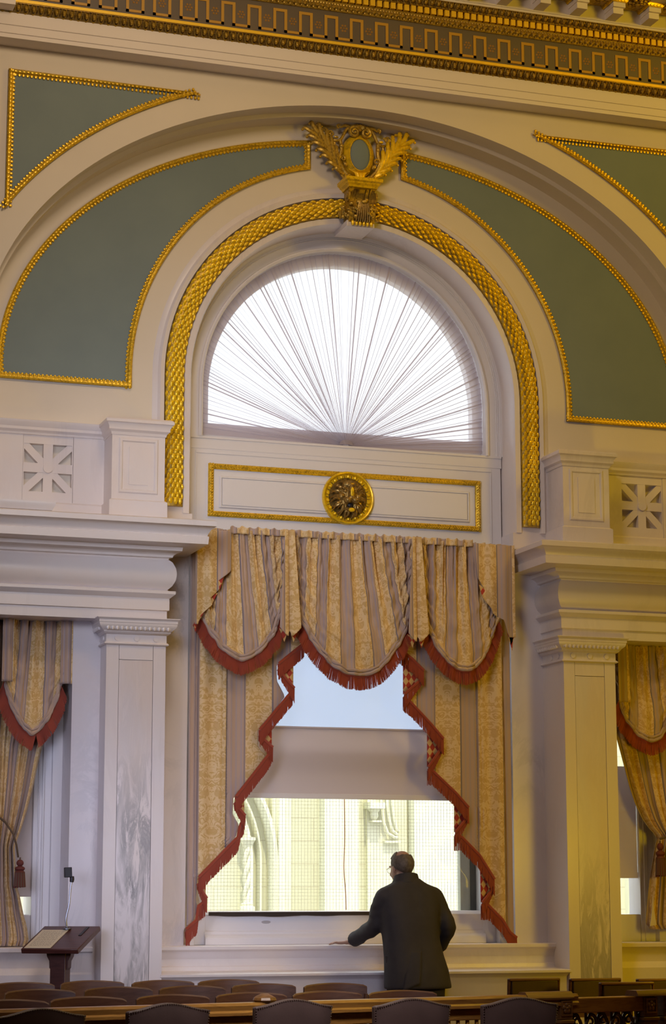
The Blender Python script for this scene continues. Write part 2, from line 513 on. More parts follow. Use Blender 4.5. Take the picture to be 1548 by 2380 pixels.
def wood(name, c1, c2, rough=0.32, scale=(3, 3, 3), bumpy=0.05):
    m_ = principled(name, c1, rough); k = NT(m_)
    v = k.coord('Object', (scale[0] * 1.0, scale[1] * 8, scale[2] * 10))
    n = k.noise(v, 2.0, 6, 0.6, 0.8)
    k.color(k.mix(k.ramp(n, [(0.35, (0, 0, 0)), (0.68, (1, 1, 1))]), c1, c2)); k.bump(n, bumpy, 0.003); return m_
M['mahogany'] = wood('dark_mahogany', (0.135, 0.060, 0.032), (0.090, 0.036, 0.019), 0.42)
M['lectern_wood'] = wood('lectern_mahogany', (0.090, 0.028, 0.020), (0.055, 0.016, 0.012))
M['oak'] = wood('golden_brown_oak', (0.30, 0.155, 0.035), (0.17, 0.080, 0.020), 0.35)
M['oak_dark'] = wood('carved_brown_oak', (0.19, 0.095, 0.030), (0.10, 0.048, 0.016), 0.4)
M['leather'] = plaster('dark_brown_leather', (0.060, 0.040, 0.040), (0.048, 0.032, 0.032), 9, 0.45, 0.12)
M['leather_brown'] = plaster('brown_leather', (0.060, 0.033, 0.018), (0.045, 0.024, 0.013), 9, 0.45, 0.1)
M['brass'] = principled('brass_nails', (0.55, 0.36, 0.12), 0.3, 0.9)
M['iron'] = principled('dark_bronze_scrollwork', (0.07, 0.05, 0.045), 0.3, 0.75)
M['suit'] = plaster('charcoal_suit_cloth', (0.030, 0.025, 0.026), (0.037, 0.031, 0.032), 14, 0.78, 0.10)
M['trousers'] = plaster('charcoal_trouser_cloth', (0.023, 0.019, 0.023), (0.028, 0.023, 0.027), 14, 0.8, 0.1)
M['skin'] = plaster('skin', (0.44, 0.26, 0.18), (0.40, 0.22, 0.15), 18, 0.5, 0.05)
M['hair'] = plaster('grey_brown_hair', (0.075, 0.055, 0.042), (0.150, 0.120, 0.095), 40, 0.6, 0.5)
M['shirt'] = principled('pale_blue_shirt', (0.62, 0.63, 0.74), 0.7)
M['black'] = principled('black_plastic', (0.014, 0.012, 0.018), 0.45)
M['shoe'] = principled('black_shoe_leather', (0.012, 0.010, 0.010), 0.3)
M['chrome'] = principled('chrome', (0.22, 0.22, 0.25), 0.35, 1.0)
M['paper'] = plaster('cream_paper', (0.66, 0.58, 0.44), (0.62, 0.53, 0.38), 5, 0.8, 0.0)
M['ink'] = principled('grey_ink', (0.22, 0.19, 0.16), 0.8)
M['wire_frame'] = principled('thin_spectacle_metal', (0.25, 0.2, 0.12), 0.3, 0.8)
M['cord_orange'] = principled('orange_cord', (0.50, 0.22, 0.07), 0.7)
M['label_grey'] = principled('grey_print', (0.40, 0.37, 0.38), 0.6)
# ------------------------------------------------------------------ room shell
ZC = 5.225                      # springing line of the arches
TY = -0.07                      # face of the tympanum
SY = -0.40                      # face of the upper wall
b = MB(); b.box(-9, 8, -18, 0.3, -0.15, 0); struct(b.build('floor', M['floor']), 'dark carpeted floor of the chamber')
b = MB(); b.box(-9, 8, -18, 0.45, 10.6, 10.75); struct(b.build('ceiling', M['ceiling']), 'cream ceiling above the cornice')
b = MB(); b.box(-9.15, -9, -18, 0.45, 0, 10.6); struct(b.build('wall_left', M['far_wall']), 'left side wall of the chamber, out of the picture')
b = MB(); b.box(8, 8.15, -18, 0.45, 0, 10.6); struct(b.build('wall_right', M['far_wall']), 'right side wall of the chamber, out of the picture')
b = MB(); b.box(-9, 8, -18.15, -18, 0, 10.6); struct(b.build('wall_front', M['far_wall']), 'wall behind the viewer')

# window wall: backing masonry with its openings
b = MB()
def slab(x0, x1, z0, z1): b.box(x0, x1, 0.30, 0.45, z0, z1)
slab(-9, -2.62, 0, 10.6); slab(-2.62, -2.37, 0, 1.29); slab(-2.62, -2.37, 3.3, 10.6); slab(-2.37, -1.30, 0, 10.6)
slab(-1.30, 1.30, 0, 1.07); slab(-1.30, 1.30, 6.56, 10.6)
slab(1.30, 2.10, 0, 10.6); slab(2.10, 2.50, 0, 1.279); slab(2.10, 2.50, 3.3, 10.6); slab(2.50, 8, 0, 10.6)
for s in (-1, 1):               # marble jambs beside the middle window
    x0, x1 = sorted((s * 1.285, s * 2.05))
    b.box(x0, x1, 0.0, 0.30, 0, 4.19)
x0 = -2.18
b.box(-2.18, -1.965, -0.195, 0.30, 0, 3.40)
b.box(1.97, 2.03, -0.195, 0.30, 0, 3.40)
b.box(-9, -2.72, -0.195, 0.30, 0, 3.40)
b.box(2.62, 8, -0.195, 0.30, 0, 3.40)
for x0, x1 in ((-2.72, -2.18), (2.03, 2.62)): b.box(x0, x1, -0.17, 0.30, 0, 1.04)
wb = struct(b.build('wall_back', M['marble']), 'pale veined marble wall around the windows')

def ruled(b, inner, outer, y0, y1, n):
    P, Q = inner, outer
    V = [(p[0], y0, p[1]) for p in P] + [(q[0], y0, q[1]) for q in Q] + [(p[0], y1, p[1]) for p in P] + [(q[0], y1, q[1]) for q in Q]
    k = len(P); F = []
    for i in range(k - 1):
        F += [(i, i + 1, k + i + 1, k + i), (2 * k + i, 3 * k + i, 3 * k + i + 1, 2 * k + i + 1), (i, 2 * k + i, 2 * k + i + 1, i + 1), (k + i, k + i + 1, 3 * k + i + 1, 3 * k + i)]
    F += [(0, k, 3 * k, 2 * k), (k - 1, 3 * k - 1, 4 * k - 1, 2 * k - 1)]
    b.add(V, F)
n = 96
inner = arch(1.45, ZC, 4.19, n); outer = ellarc(3.0, 2.22, ZC, 4.19, n)
b = MB(); ruled(b, inner, outer, TY, 0.30, n); b.build('tympanum_plaster', M['plaster'], wb)

# upper wall with the great elliptical arch
EA, EB = 2.93, 2.14
ell = ellarc(EA, EB, ZC, 4.04, n)
def torect(p):
    dx, dz = p[0], p[1] - ZC
    if dz <= 0.001: return (math.copysign(8.0 if dx > 0 else 9.0, dx), p[1])
    t = min((8.0 if dx > 0 else 9.0) / abs(dx) if abs(dx) > 1e-6 else 1e9, (10.6 - ZC) / dz)
    return (dx * t, ZC + dz * t)
b = MB(); ruled(b, ell, [torect(p) for p in ell], SY, 0.30, n)
struct(b.build('wall_upper', M['plaster']), 'cream plaster wall above the great elliptical arch')
b = MB(); b.sweep(ell, [(0.02, -0.245), (-0.036, -0.245), (-0.036, TY), (0.02, TY)], XZ)
struct(b.build('trim_1', M['plaster']), 'stepped inner edge of the great elliptical arch')

# marble surround of the round-headed window
b = MB(); b.sweep(arch(1.30, ZC, 4.19, 72), [(0, 0.30), (0, -0.06), (0.012, -0.085), (0.055, -0.085), (0.06, -0.075), (0.21, -0.075), (0.215, -0.10), (0.245, -0.105), (0.262, -0.085), (0.285, -0.078), (0.30, TY), (0.30, 0.30)], XZ)
t2 = struct(b.build('trim_2', M['marble_trim']), 'white marble surround of the round-headed window')
b = MB()
for s in (-1, 1):
    x0, x1 = sorted((s * 1.285, s * 1.60)); b.box(x0, x1, -0.075, 0.0, 4.06, 4.19)
b.build('base_block', M['marble_trim'], t2)

# ------------------------------------------------------------------ great cornice
XA, XB = -3.9, 4.4
line = [(XA, SY), (XB, SY)]
def course(name, prof, mat_, parent, label=None):
    b = MB(); b.sweep(line, prof, XY, sign=-1); o = b.build(name, mat_, parent)
    if label: o['label'] = label
    return o
cor = thing('trim_3', 'painted and gilded cornice running across the top of the wall', None, (0, 0, 0)); struct(cor)
course('architrave', [(0, 7.505), (0.16, 7.505), (0.16, 7.535), (0.168, 7.538), (0.168, 7.595), (0.176, 7.598), (0.176, 7.69), (0, 7.69)], M['plaster_white'], cor)
def ovolo(name, z0, z1, d0, d1, pitch, mat_):
    b = MB(); b.sweep(line, [(d0 - 0.02, z0), (d0 + 0.006, z0), (d0 + 0.012, z0 + 0.010), (d1 - 0.012, z1 - 0.008), (d1, z1 - 0.006), (d1, z1), (d0 - 0.02, z1)], XY, sign=-1)
    k = int((XB - XA) / pitch); h = z1 - z0
    tilt = Matrix.Rotation(-math.atan2(d1 - d0, h), 3, 'X')
    for i in range(k):
        x = XA + (i + 0.5) * pitch
        b.ell((x, SY - lerp(d0, d1, 0.60) - 0.004, z0 + h * 0.56), (pitch * 0.27, 0.021, h * 0.43), tilt, 8, 6, mi=1)
        for s in (-1, 1):      # shell around the egg
            b.tube([(x + s * pitch * 0.24, SY - d1 + 0.001, z1 - 0.006), (x + s * pitch * 0.36, SY - lerp(d0, d1, 0.55) - 0.004, z0 + h * 0.55), (x + s * pitch * 0.14, SY - d0 - 0.010, z0 + h * 0.08)], 0.0035, 4, mi=1)
        b.ell((x + pitch * 0.5, SY - lerp(d0, d1, 0.5) - 0.002, z0 + h * 0.45), (0.004, 0.008, h * 0.36), tilt, 4, 4)
        b.ell((x, SY - d0 - 0.010, z0 + 0.004), (pitch * 0.2, 0.010, 0.006), None, 6, 4, mi=1)
    return b.build(name, [M['bronze'], mat_], cor)
ovolo('egg_moulding', 7.688, 7.757, 0.165, 0.215, 0.0555, M['gold_old'])
course('gold_fillet', [(0, 7.757), (0.222, 7.757), (0.222, 7.780), (0, 7.786)], M['gold_bright'], cor, 'bright gilded fillet')
course('frieze', [(0, 7.78), (0.16, 7.78), (0.16, 8.05), (0, 8.05)], M['frieze'], cor, 'brown painted frieze')
b = MB(); fl = MB(); y0, y1 = SY - 0.166, SY - 0.158
per = 0.2035; x = 0.800 - per * 22; w_ = 0.022
while x < 4.2:
    zt, zb = 8.008, 7.822
    b.box(x, x + 0.1095, y0, y1, zt - w_, zt)                       # top bar
    b.box(x, x + w_, y0, y1, zb, zt - w_)                           # rise
    b.box(x + 0.1095 - w_, x + 0.1095, y0, y1, zb, zt - w_)         # fall
    b.box(x + 0.1095 - w_, x + per + w_, y0, y1, zb - w_ * 0.0, zb + w_ * 0.9)
    cx, cz = x + (0.1095 + per) / 2, 7.922
    for i in range(6):
        a = i * PI / 3; fl.ell((cx + 0.022 * math.cos(a), SY - 0.160, cz + 0.024 * math.sin(a)), (0.0095, 0.004, 0.0095), None, 6, 4)
    fl.ell((cx, SY - 0.160, cz), (0.008, 0.005, 0.008), None, 6, 4)
    x += per
b.build('meander_line', M['frieze_line'], cor)['label'] = 'ochre meander line on the brown frieze'
fl.build('meander_flower', M['frieze_flower'], cor)
b = MB(); b.sweep(line, [(0.14, 8.045), (0.172, 8.045), (0.205, 8.105), (0.14, 8.105)], XY, sign=-1)
k = int((XB - XA) / 0.046)
for i in range(k):
    x = XA + i * 0.046; tl = Matrix.Rotation(R(-28), 3, 'X')
    b.ell((x, SY - 0.192, 8.078), (0.016, 0.010, 0.026), tl, 6, 4)
    b.ell((x + 0.011, SY - 0.196, 8.092), (0.009, 0.010, 0.012), None, 5, 4); b.ell((x - 0.011, SY - 0.196, 8.092), (0.009, 0.010, 0.012), None, 5, 4)
    b.ell((x + 0.023, SY - 0.184, 8.056), (0.006, 0.008, 0.010), None, 5, 4)
b.build('leaf_moulding', M['gold_old'], cor)
course('dentil_bed', [(0.10, 8.105), (0.185, 8.105), (0.185, 8.165), (0.10, 8.165)], M['dark_red'], cor, 'dark red ground behind the dentils')
b = MB(); k = int((XB - XA) / 0.0555)
for i in range(k):
    x = XA + i * 0.0555; b.box(x, x + 0.0375, SY - 0.228, SY - 0.18, 8.108, 8.162)
b.build('dentil_course', M['gold_bright'], cor)['label'] = 'row of bright gilded dentils'
ovolo('upper_egg_moulding', 8.156, 8.212, 0.225, 0.265, 0.053, M['gold_old'])
course('upper_fascia', [(0.10, 8.21), (0.245, 8.21), (0.245, 8.238), (0.252, 8.24), (0.252, 8.37), (0.10, 8.37)], M['plaster_white'], cor)
course('corona', [(0, 8.365), (0.62, 8.365), (0.62, 8.49), (0.64, 8.50), (0.66, 8.53), (0.72, 8.58), (0.72, 8.61), (0, 8.66)], M['plaster_white'], cor)
def modillion_parts():
    b = MB(); b.box(-0.044, 0.044, -0.402, -0.24, 8.248, 8.296); b.box(-0.052, 0.052, -0.425, -0.24, 8.296, 8.334)
    g = MB(); g.sweep([(-0.056, -0.24), (-0.056, -0.428), (0.056, -0.428), (0.056, -0.24)], [(0, 8.334), (0.006, 8.334), (0.02, 8.358), (0.02, 8.366), (0, 8.366)], XY, sign=-1)
    for i in range(4): g.ell((-0.042 + 0.028 * i, -0.44, 8.347), (0.009, 0.009, 0.011), None, 6, 4)
    c = MB(); c.box(0.075, 0.235, -0.60, -0.27, 8.352, 8.368)
    for (rr, nn, rad) in ((0.058, 8, 0.02), (0.032, 6, 0.017)):
        for i in range(nn):
            a = 2 * PI * i / nn; c.ell((0.155 + rr * math.cos(a), -0.43 + rr * math.sin(a) * 1.2, 8.345), (rad, rad, 0.014), None, 6, 4)
    c.ell((0.155, -0.43, 8.335), (0.02, 0.02, 0.018), None, 8, 5)
    for s in (0.075, 0.235):
        for i in range(11): c.ell((s, -0.60 + 0.033 * i, 8.354), (0.008, 0.012, 0.008), None, 5, 4)
    return b, g, c
mb_, mg_, mc_ = modillion_parts()
mo = None
for i in range(-16, 10):
    x = 1.315 + 0.312 * i
    if x > 4.0 or x < -3.4: continue
    if mo is None:
        mo = mb_.build('modillion', M['plaster_white'], cor); gg = mg_.build('gilded_cap', M['gold'], mo); cc = mc_.build('rosette_coffer', M['gold_old'], mo)
        o = mo
    else:
        o = mo.copy(); col.objects.link(o); o.parent = cor
        for ch in (gg, cc):
            d = ch.copy(); col.objects.link(d); d.parent = o
    o.location = (x, SY, 0)
# break in the moulding at the far left end of the frieze
b = MB(); b.box(-3.6, -2.80, SY - 0.30, SY - 0.1, 7.70, 8.2); b.build('end_block', M['plaster_white'], cor)

# ------------------------------------------------------------------ lower order: pilasters, entablatures, balustrades (right half built, left half mirrored)
PY = -0.38
def both(name, fn, mats, labels, parent=None, **kw):
    out = []
    for s in (1, -1):
        b = MB(); fn(b); b = b if s > 0 else b.mirrored()
        mm = mats if not callable(mats) else mats(s)
        o = b.build(name, mm, parent[0 if s > 0 else 1] if parent else None, **kw)
        if labels: struct(o, labels[0 if s > 0 else 1])
        out.append(o)
    return out
def f_ent(b):
    b.sweep([(1.545, 0.0), (1.545, PY), (5.2, PY)], [(-0.3, 3.345), (0, 3.345), (0, 3.415), (0.014, 3.42), (0.014, 3.505), (0.022, 3.51), (0.045, 3.53), (0.05, 3.535), (0.05, 3.555), (0.01, 3.56),
        (0.0, 3.568), (0.03, 3.595), (0.05, 3.635), (0.056, 3.68), (0.05, 3.72), (0.03, 3.765), (0.004, 3.788), (0.01, 3.795), (0.03, 3.80), (0.035, 3.815), (0.06, 3.835), (0.085, 3.842), (0.09, 3.868), (0.10, 3.872),
        (0.235, 3.876), (0.24, 3.93), (0.23, 3.935), (0.235, 3.95), (0.25, 3.975), (0.272, 3.995), (0.285, 4.0), (0.288, 4.035), (0.27, 4.045), (-0.3, 4.06)], XY, sign=-1)
ENT = both('trim_4', f_ent, M['marble_trim'], ('white marble entablature over the right pilaster and side window', 'white marble entablature over the left pilaster and side window'))
ENT[1].name = 'trim_5'
b = MB(); b.sweep([(-5.0, PY - 0.02), (-2.68, PY - 0.02), (-2.68, PY + 0.25)], [(0, 4.0), (0.15, 4.0), (0.17, 4.03), (0.24, 4.05), (0.26, 4.09), (0.26, 4.11), (0, 4.12)], XY, sign=-1)
b.build('raised_cornice_end', M['marble_trim'], ENT[1])

def f_pil(b):
    b.box(1.55, 1.64, PY, 0.0, 0, 3.185); b.box(1.89, 1.98, PY, 0.0, 0, 3.185)
    b.box(1.64, 1.89, PY + 0.02, 0.0, 0, 3.185)
    b.box(1.643, 1.887, PY + 0.0015, PY + 0.03, 3.062, 3.185)
    b.box(1.643, 1.887, PY + 0.0015, PY + 0.03, 0.0, 0.5)
PIL = both('trim_6', f_pil, M['marble_trim'], ('white marble pilaster with veined panel right of the middle window', 'white marble pilaster with veined panel left of the middle window'))
PIL[1].name = 'trim_7'
def f_panel(b): b.box(1.643, 1.887, PY + 0.002, PY + 0.03, 0.5, 3.058)
both('veined_panel', f_panel, lambda s: M['vein_right'] if s > 0 else M['vein_left'], None, PIL)
def f_cap(b):
    b.sweep([(1.55, 0.0), (1.55, PY), (1.98, PY), (1.98, 0.0)], [(-0.05, 3.165), (0.012, 3.165), (0.02, 3.172), (0.012, 3.182), (0.004, 3.186), (0.004, 3.238), (0.015, 3.242), (0.028, 3.255), (0.028, 3.262), (0.032, 3.264), (0.06, 3.29), (0.066, 3.305), (0.066, 3.312), (0.07, 3.318), (0.07, 3.335), (0.085, 3.347), (0.085, 3.352), (-0.05, 3.352)], XY, sign=-1)
    def eggs(p0, p1, nrm, k):
        for i in range(k):
            p = Vector(p0).lerp(Vector(p1), (i + 0.5) / k) + Vector(nrm) * 0.05
            b.ell(p, (0.013, 0.013, 0.020), None, 8, 5)
            q = Vector(p0).lerp(Vector(p1), i / k) + Vector(nrm) * 0.05
            b.ell(q, (0.004, 0.006, 0.017), None, 5, 4)
    eggs((1.53, PY, 3.282), (2.0, PY, 3.282), (0, -1, 0), 14); eggs((1.55, -0.02, 3.282), (1.55, PY, 3.282), (-1, 0, 0), 11); eggs((1.98, -0.02, 3.282), (1.98, PY, 3.282), (1, 0, 0), 11)
    def disc(c, ax):
        b.tube([Vector(c), Vector(c) + Vector(ax) * 0.010], 0.020, 14)
    for x in (1.625, 1.765, 1.905): disc((x, PY - 0.003, 3.212), (0, -1, 0))
    for y in (-0.30, -0.18): disc((1.547, y, 3.212), (-1, 0, 0)); disc((1.983, y, 3.212), (1, 0, 0))
both('capital', f_cap, M['marble_trim'], None, PIL)

def f_ped(b):
    b.box(1.575, 1.965, PY, 0.0, 4.05, 4.70)
    b.sweep([(1.575, 0.0), (1.575, PY), (1.965, PY), (1.965, 0.0)], [(-0.05, 4.05), (0.018, 4.05), (0.018, 4.20), (0.0, 4.212), (-0.05, 4.212)], XY, sign=-1)
    b.sweep([(1.575, 0.0), (1.575, PY), (1.965, PY), (1.965, 0.0)], [(-0.05, 4.68), (0.006, 4.68), (0.012, 4.70), (0.03, 4.715), (0.03, 4.735), (0.045, 4.76), (0.055, 4.765), (0.055, 4.785), (0.04, 4.80), (-0.3, 4.805)], XY, sign=-1)
    # raised field with a sunk border on the die
    b.sweep([(1.655, 4.285), (1.655, 4.63), (1.885, 4.63), (1.885, 4.285)], [(0, PY - 0.001), (0.008, PY - 0.010), (0.022, PY - 0.010), (0.03, PY - 0.001)], XZ, closed=True)
    b.box(1.70, 1.84, PY - 0.006, PY, 4.32, 4.595)
BAL = both('trim_8', f_ped, M['marble_trim'], ('white marble balustrade with pierced star panel on the right', 'white marble balustrade with pierced star panel on the left'))
BAL[1].name = 'trim_9'
BY = -0.13
def f_rail(b):
    b.sweep([(1.96, BY), (5.2, BY)], [(-0.13, 4.69), (0.01, 4.69), (0.015, 4.705), (0.035, 4.72), (0.035, 4.74), (0.055, 4.765), (0.06, 4.785), (0.045, 4.79), (-0.13, 4.795)], XY, sign=-1)
    b.box(1.96, 5.2, BY + 0.10, 0.0, 4.05, 4.70)
    for x0, x1 in ((1.96, 2.192), (2.56, 3.05), (3.42, 5.2)): b.box(x0, x1, BY, BY + 0.10, 4.20, 4.695)
    b.sweep([(1.96, BY), (5.2, BY)], [(-0.1, 4.05), (0.03, 4.05), (0.03, 4.12), (0.02, 4.14), (0.02, 4.19), (0.0, 4.205), (-0.1, 4.205)], XY, sign=-1)
both('balustrade_rail', f_rail, M['marble_trim'], None, BAL)
def f_star(b):
    for cx in (2.376, 3.235):
        cz, h, o_ = 4.452, 0.175, 0.002
        y0, y1 = BY + 0.004, BY + 0.09
        b.box(cx - 0.182, cx - h, y0, y1, 4.205, 4.69); b.box(cx + h, cx + 0.182, y0, y1, 4.205, 4.69)
        b.box(cx - h, cx + h, y0, y1, cz + h, 4.69); b.box(cx - h, cx + h, y0, y1, 4.205, cz - h)
        b.box(cx - 0.034, cx + 0.034, y0 + o_, y1, cz - h, cz + h); b.box(cx - h, cx + h, y0 + o_ * 2, y1, cz - 0.034, cz + 0.034)
        for s in (-1, 1):
            mt = Matrix.Translation((cx, 0, cz)) @ Matrix.Rotation(s * PI / 4, 4, 'Y')
            b.box(-h * 1.41, h * 1.41, y0 + o_ * (3.5 + s * 0.5), y1, -0.027, 0.027, mt)
        b.tube([(cx, y0 - 0.010, cz), (cx, y0 + 0.02, cz)], 0.036, 20)
both('star_panel', f_star, M['marble_trim'], None, BAL)

# sills and ledges under the windows
b = MB(); b.sweep([(-1.56, 0), (1.56, 0)], [(-0.14, 1.07), (0.14, 1.072), (0.15, 1.065), (0.15, 1.045), (0.14, 1.035), (0.13, 1.03), (0.115, 1.005), (0.11, 0.985), (0.105, 0.98), (0.105, 0.93), (0.115, 0.925), (0.12, 0.90), (0.13, 0.893), (0.375, 0.886), (0.385, 0.88), (0.385, 0.865), (0.37, 0.855), (0.35, 0.84), (0.345, 0.83), (0.345, 0.0), (-0.14, 0.0)], XY, sign=-1)
struct(b.build('trim_10', M['marble_trim']), 'stepped marble ledge under the middle window')
b = MB()
for x0, x1 in ((-5.2, -2.0), (1.98, 5.2)):
    b.sweep([(x0, 0), (x1, 0)], [(-0.1, 1.072), (0.20, 1.072), (0.21, 1.065), (0.21, 1.04), (0.195, 1.03), (0.18, 1.0), (0.175, 0.985), (0.175, 0.93), (0.185, 0.92), (0.195, 0.90), (0.205, 0.885), (0.205, 0.0), (-0.1, 0)], XY, sign=-1)
struct(b.build('trim_11', M['marble_trim']), 'marble sills under the side windows')

# ------------------------------------------------------------------ windows
WY = 0.15
w1 = struct(thing('window_1', None, None), 'wide sash window in the middle, daylight court behind it')
b = MB()
for s in (-1, 1):
    x0, x1 = sorted((s * 1.09, s * 1.29)); b.box(x0, x1, WY + 0.003, 0.32, 1.07, 4.0)
    x0, x1 = sorted((s * 1.19, s * 1.29)); b.box(x0, x1, 0.08, WY, 1.07, 4.08)
b.sweep([(-1.10, WY), (1.10, WY)], [(-0.10, 1.07), (0.03, 1.07), (0.03, 1.12), (0.02, 1.135), (0.0, 1.145), (0.0, 1.165), (-0.01, 1.17), (-0.01, 1.285), (-0.04, 1.31), (-0.10, 1.312)], XY, sign=-1)
b.build('frame', M['paint'], w1, bevel=0.004)
b = MB(); b.box(-1.088, 1.088, 0.135, 0.215, 2.325, 2.490); b.box(-1.088, 1.088, 0.2, 0.3, 4.0, 4.1); b.build('meeting_rail', M['paint'], w1)
b = MB(); b.box(-1.09, 1.09, 0.222, 0.226, 1.30, 4.02); b.build('pane', M['glass'], w1)
b = MB()
for i in range(87): x = -1.075 + 0.025 * i; b.box(x - 0.0008, x + 0.0008, 0.338, 0.3402, 1.31, 2.35)
for i in range(42): z = 1.32 + 0.025 * i; b.box(-1.09, 1.09, 0.3402, 0.3424, z - 0.0008, z + 0.0008)
b.build('wire_screen', M['wire'], w1, smooth=0)['label'] = 'fine square wire mesh outside the pane'
b = MB(); b.box(0.965, 1.045, 0.30, 0.36, 1.30, 2.4); b.build('outer_stile', M['frame_grey'], w1)
b = MB(); b.box(1.045, 1.10, 0.29, 0.36, 1.30, 2.4); b.build('outer_reveal', M['frame_dark'], w1)
b = MB(); b.box(-1.30, 1.30, 0.30, 0.45, 1.0, 1.302); b.build('outer_sill', M['stone_plain'], w1)
b = MB(); pts = []; rr = random.Random(4)
xs = [-1.07 + 0.03 * i for i in range(54)]
low = [1.284 - 0.014 * max(0, noise.noise((x * 3.1, 0.3, 2.2))) * 2 - 0.004 for x in xs]
b.prism([(x, 1.305) for x in xs] + [(x, z) for x, z in reversed(list(zip(xs, low)))], 0.135, 0.147)
b.build('draught_seal', M['dark_seal'], w1)['label'] = 'dark wavy felt strip along the bottom rail'
b = MB(); b.ell((-0.63, 0.158, 1.232), (0.036, 0.004, 0.011), None, 12, 6); b.build('oval_mark', M['label_grey'], w1)

w2 = struct(thing('window_2', None, None), 'half-round fanlight window over the transom panel')
b = MB(); b.sweep(arch(1.155, ZC, 4.83, 72), [(0.0, 0.32), (0, WY - 0.02), (0.012, WY - 0.03), (0.02, WY - 0.018), (0.028, WY - 0.018), (0.034, WY + 0.0), (0.095, WY + 0.0), (0.10, WY - 0.008), (0.107, WY + 0.0), (0.113, WY - 0.008), (0.12, WY + 0.0), (0.127, WY - 0.01), (0.16, WY - 0.01), (0.16, 0.32)], XZ)
b.box(-1.29, 1.29, WY - 0.004, 0.318, 4.737, 4.83); b.box(-1.29, 1.29, WY - 0.012, WY + 0.02, 4.815, 4.832)
b.build('frame', M['paint'], w2)
b = MB(); b.sweep(arch(1.085, ZC - 0.02, 4.83, 72), [(0.0, 0.32), (0, 0.24), (0.2, 0.24), (0.2, 0.32)], XZ); b.box(-1.15, 1.15, 0.236, 0.318, 4.80, 4.955)
b.build('sash', M['paint'], w2)
b = MB(); b.prism(arch(1.09, ZC - 0.02, 4.95, 48), 0.262, 0.266); b.build('pane', M['glass'], w2)
b = MB()
b.box(-1.285, 1.285, WY, 0.316, 3.98, 4.739)
for (x0, x1, z0, z1, dp) in ((-1.205, 1.205, 3.9, 4.727, 0.006),):
    b.box(x0, x1, WY - dp, WY, 4.70, 4.722); b.box(x0, x0 + 0.012, WY - dp, WY, 4.0, 4.70); b.box(x1 - 0.012, x1, WY - dp, WY, 4.0, 4.70)
b.sweep([(-1.0, 4.305), (-1.0, 4.518), (1.0, 4.518), (1.0, 4.305)], [(0, WY + 0.002), (0.0, WY - 0.012), (0.010, WY - 0.012), (0.020, WY + 0.002)], XZ, closed=True)
b.box(-0.995, 0.995, WY - 0.011, WY + 0.002, 4.31, 4.513)
b.build('transom_panel', M['paint'], w2, bevel=0.003)

w3 = struct(thing('window_3', None, None), 'narrow side window at the left edge, partly behind its curtain')
b = MB(); b.box(-2.375, -2.18, 0.12, 0.32, 1.07, 3.35); b.box(-2.25, -2.176, 0.09, 0.13, 1.072, 3.34); b.box(-2.315, -2.30, 0.105, 0.13, 1.072, 3.34); b.box(-2.345, -2.335, 0.11, 0.13, 1.072, 3.34)
b.box(-2.62, -2.375, 0.13, 0.32, 1.07, 1.29); b.box(-2.62, -2.18, 0.116, 0.318, 3.2, 3.4); b.box(-2.68, -2.60, 0.123, 0.316, 1.07, 3.35)
b.build('frame', M['paint'], w3, bevel=0.004)
b = MB(); b.box(-2.62, -2.37, 0.222, 0.226, 1.28, 3.3); b.build('pane', M['glass'], w3)
b = MB(); b.box(-2.62, -2.366, 0.155, 0.160, 1.465, 3.2); b.box(-2.62, -2.366, 0.150, 0.165, 1.415, 1.465); b.build('blind', M['blind_lower'], w3)
w4 = struct(thing('window_4', None, None), 'narrow side window at the right edge, partly behind its curtain')
b = MB(); b.box(2.40, 2.55, 0.12, 0.32, 1.07, 3.35); b.box(2.43, 2.46, 0.105, 0.13, 1.072, 3.34); b.box(2.52, 2.62, 0.05, 0.318, 1.071, 3.36); b.box(2.03, 2.12, 0.12, 0.32, 1.07, 3.35)
b.box(2.10, 2.40, 0.13, 0.32, 1.07, 1.279); b.box(2.03, 2.62, 0.116, 0.316, 3.2, 3.4)
b.build('frame', M['paint'], w4, bevel=0.004)
b = MB(); b.box(2.10, 2.40, 0.222, 0.226, 1.27, 3.3); b.build('pane', M['glass'], w4)
b = MB(); b.box(2.10, 2.396, 0.155, 0.160, 1.60, 2.42); b.box(2.10, 2.396, 0.150, 0.165, 1.555, 1.60); b.build('blind', M['blind_lower'], w4)

# ------------------------------------------------------------------ court outside
FY = 8.0
b = MB(); b.box(-12, 16, FY, FY + 0.5, -1.0, 5.6)
fac = b.build('court_facade', M['stone']); tag(fac, 'sunlit cream stone building across the court, seen through the middle window', 'building')
b = MB()
for x0, x1, d in ((1.80, 2.02, 0.16), (1.86, 1.93, 0.22), (2.40, 2.80, 0.22), (2.96, 3.44, 0.05), (3.47, 4.3, 0.22), (-3.4, -2.9, 0.2), (-1.6, -1.2, 0.2), (6.2, 6.7, 0.2), (8.2, 8.8, 0.2)):
    b.box(x0, x1, FY - d, FY + 0.1, -1.0, 5.5)
b.build('buttress', M['stone_plain'], fac)
def rib(b, pts, wd, dp):
    b.sweep(pts, [(0, FY + 0.05), (0, FY - dp * 0.6), (wd * 0.3, FY - dp), (wd * 0.7, FY - dp), (wd, FY - dp * 0.5), (wd, FY + 0.05)], XZ)
b = MB()
for r_, wd, dp in ((1.49, 0.10, 0.20), (1.36, 0.05, 0.12), (1.22, 0.09, 0.16)):     # pointed arch struck from two centres
    a1 = math.acos(0.5 / r_)
    side = [(0.30 + r_, -0.9)] + [(0.30 + r_ * math.cos(a1 * q / 16), 1.80 + r_ * math.sin(a1 * q / 16)) for q in range(17)]
    rib(b, [(1.60 - x, z) for x, z in side] + side[::-1][1:], wd, dp)
b.build('arch_rib', M['stone_plain'], fac)
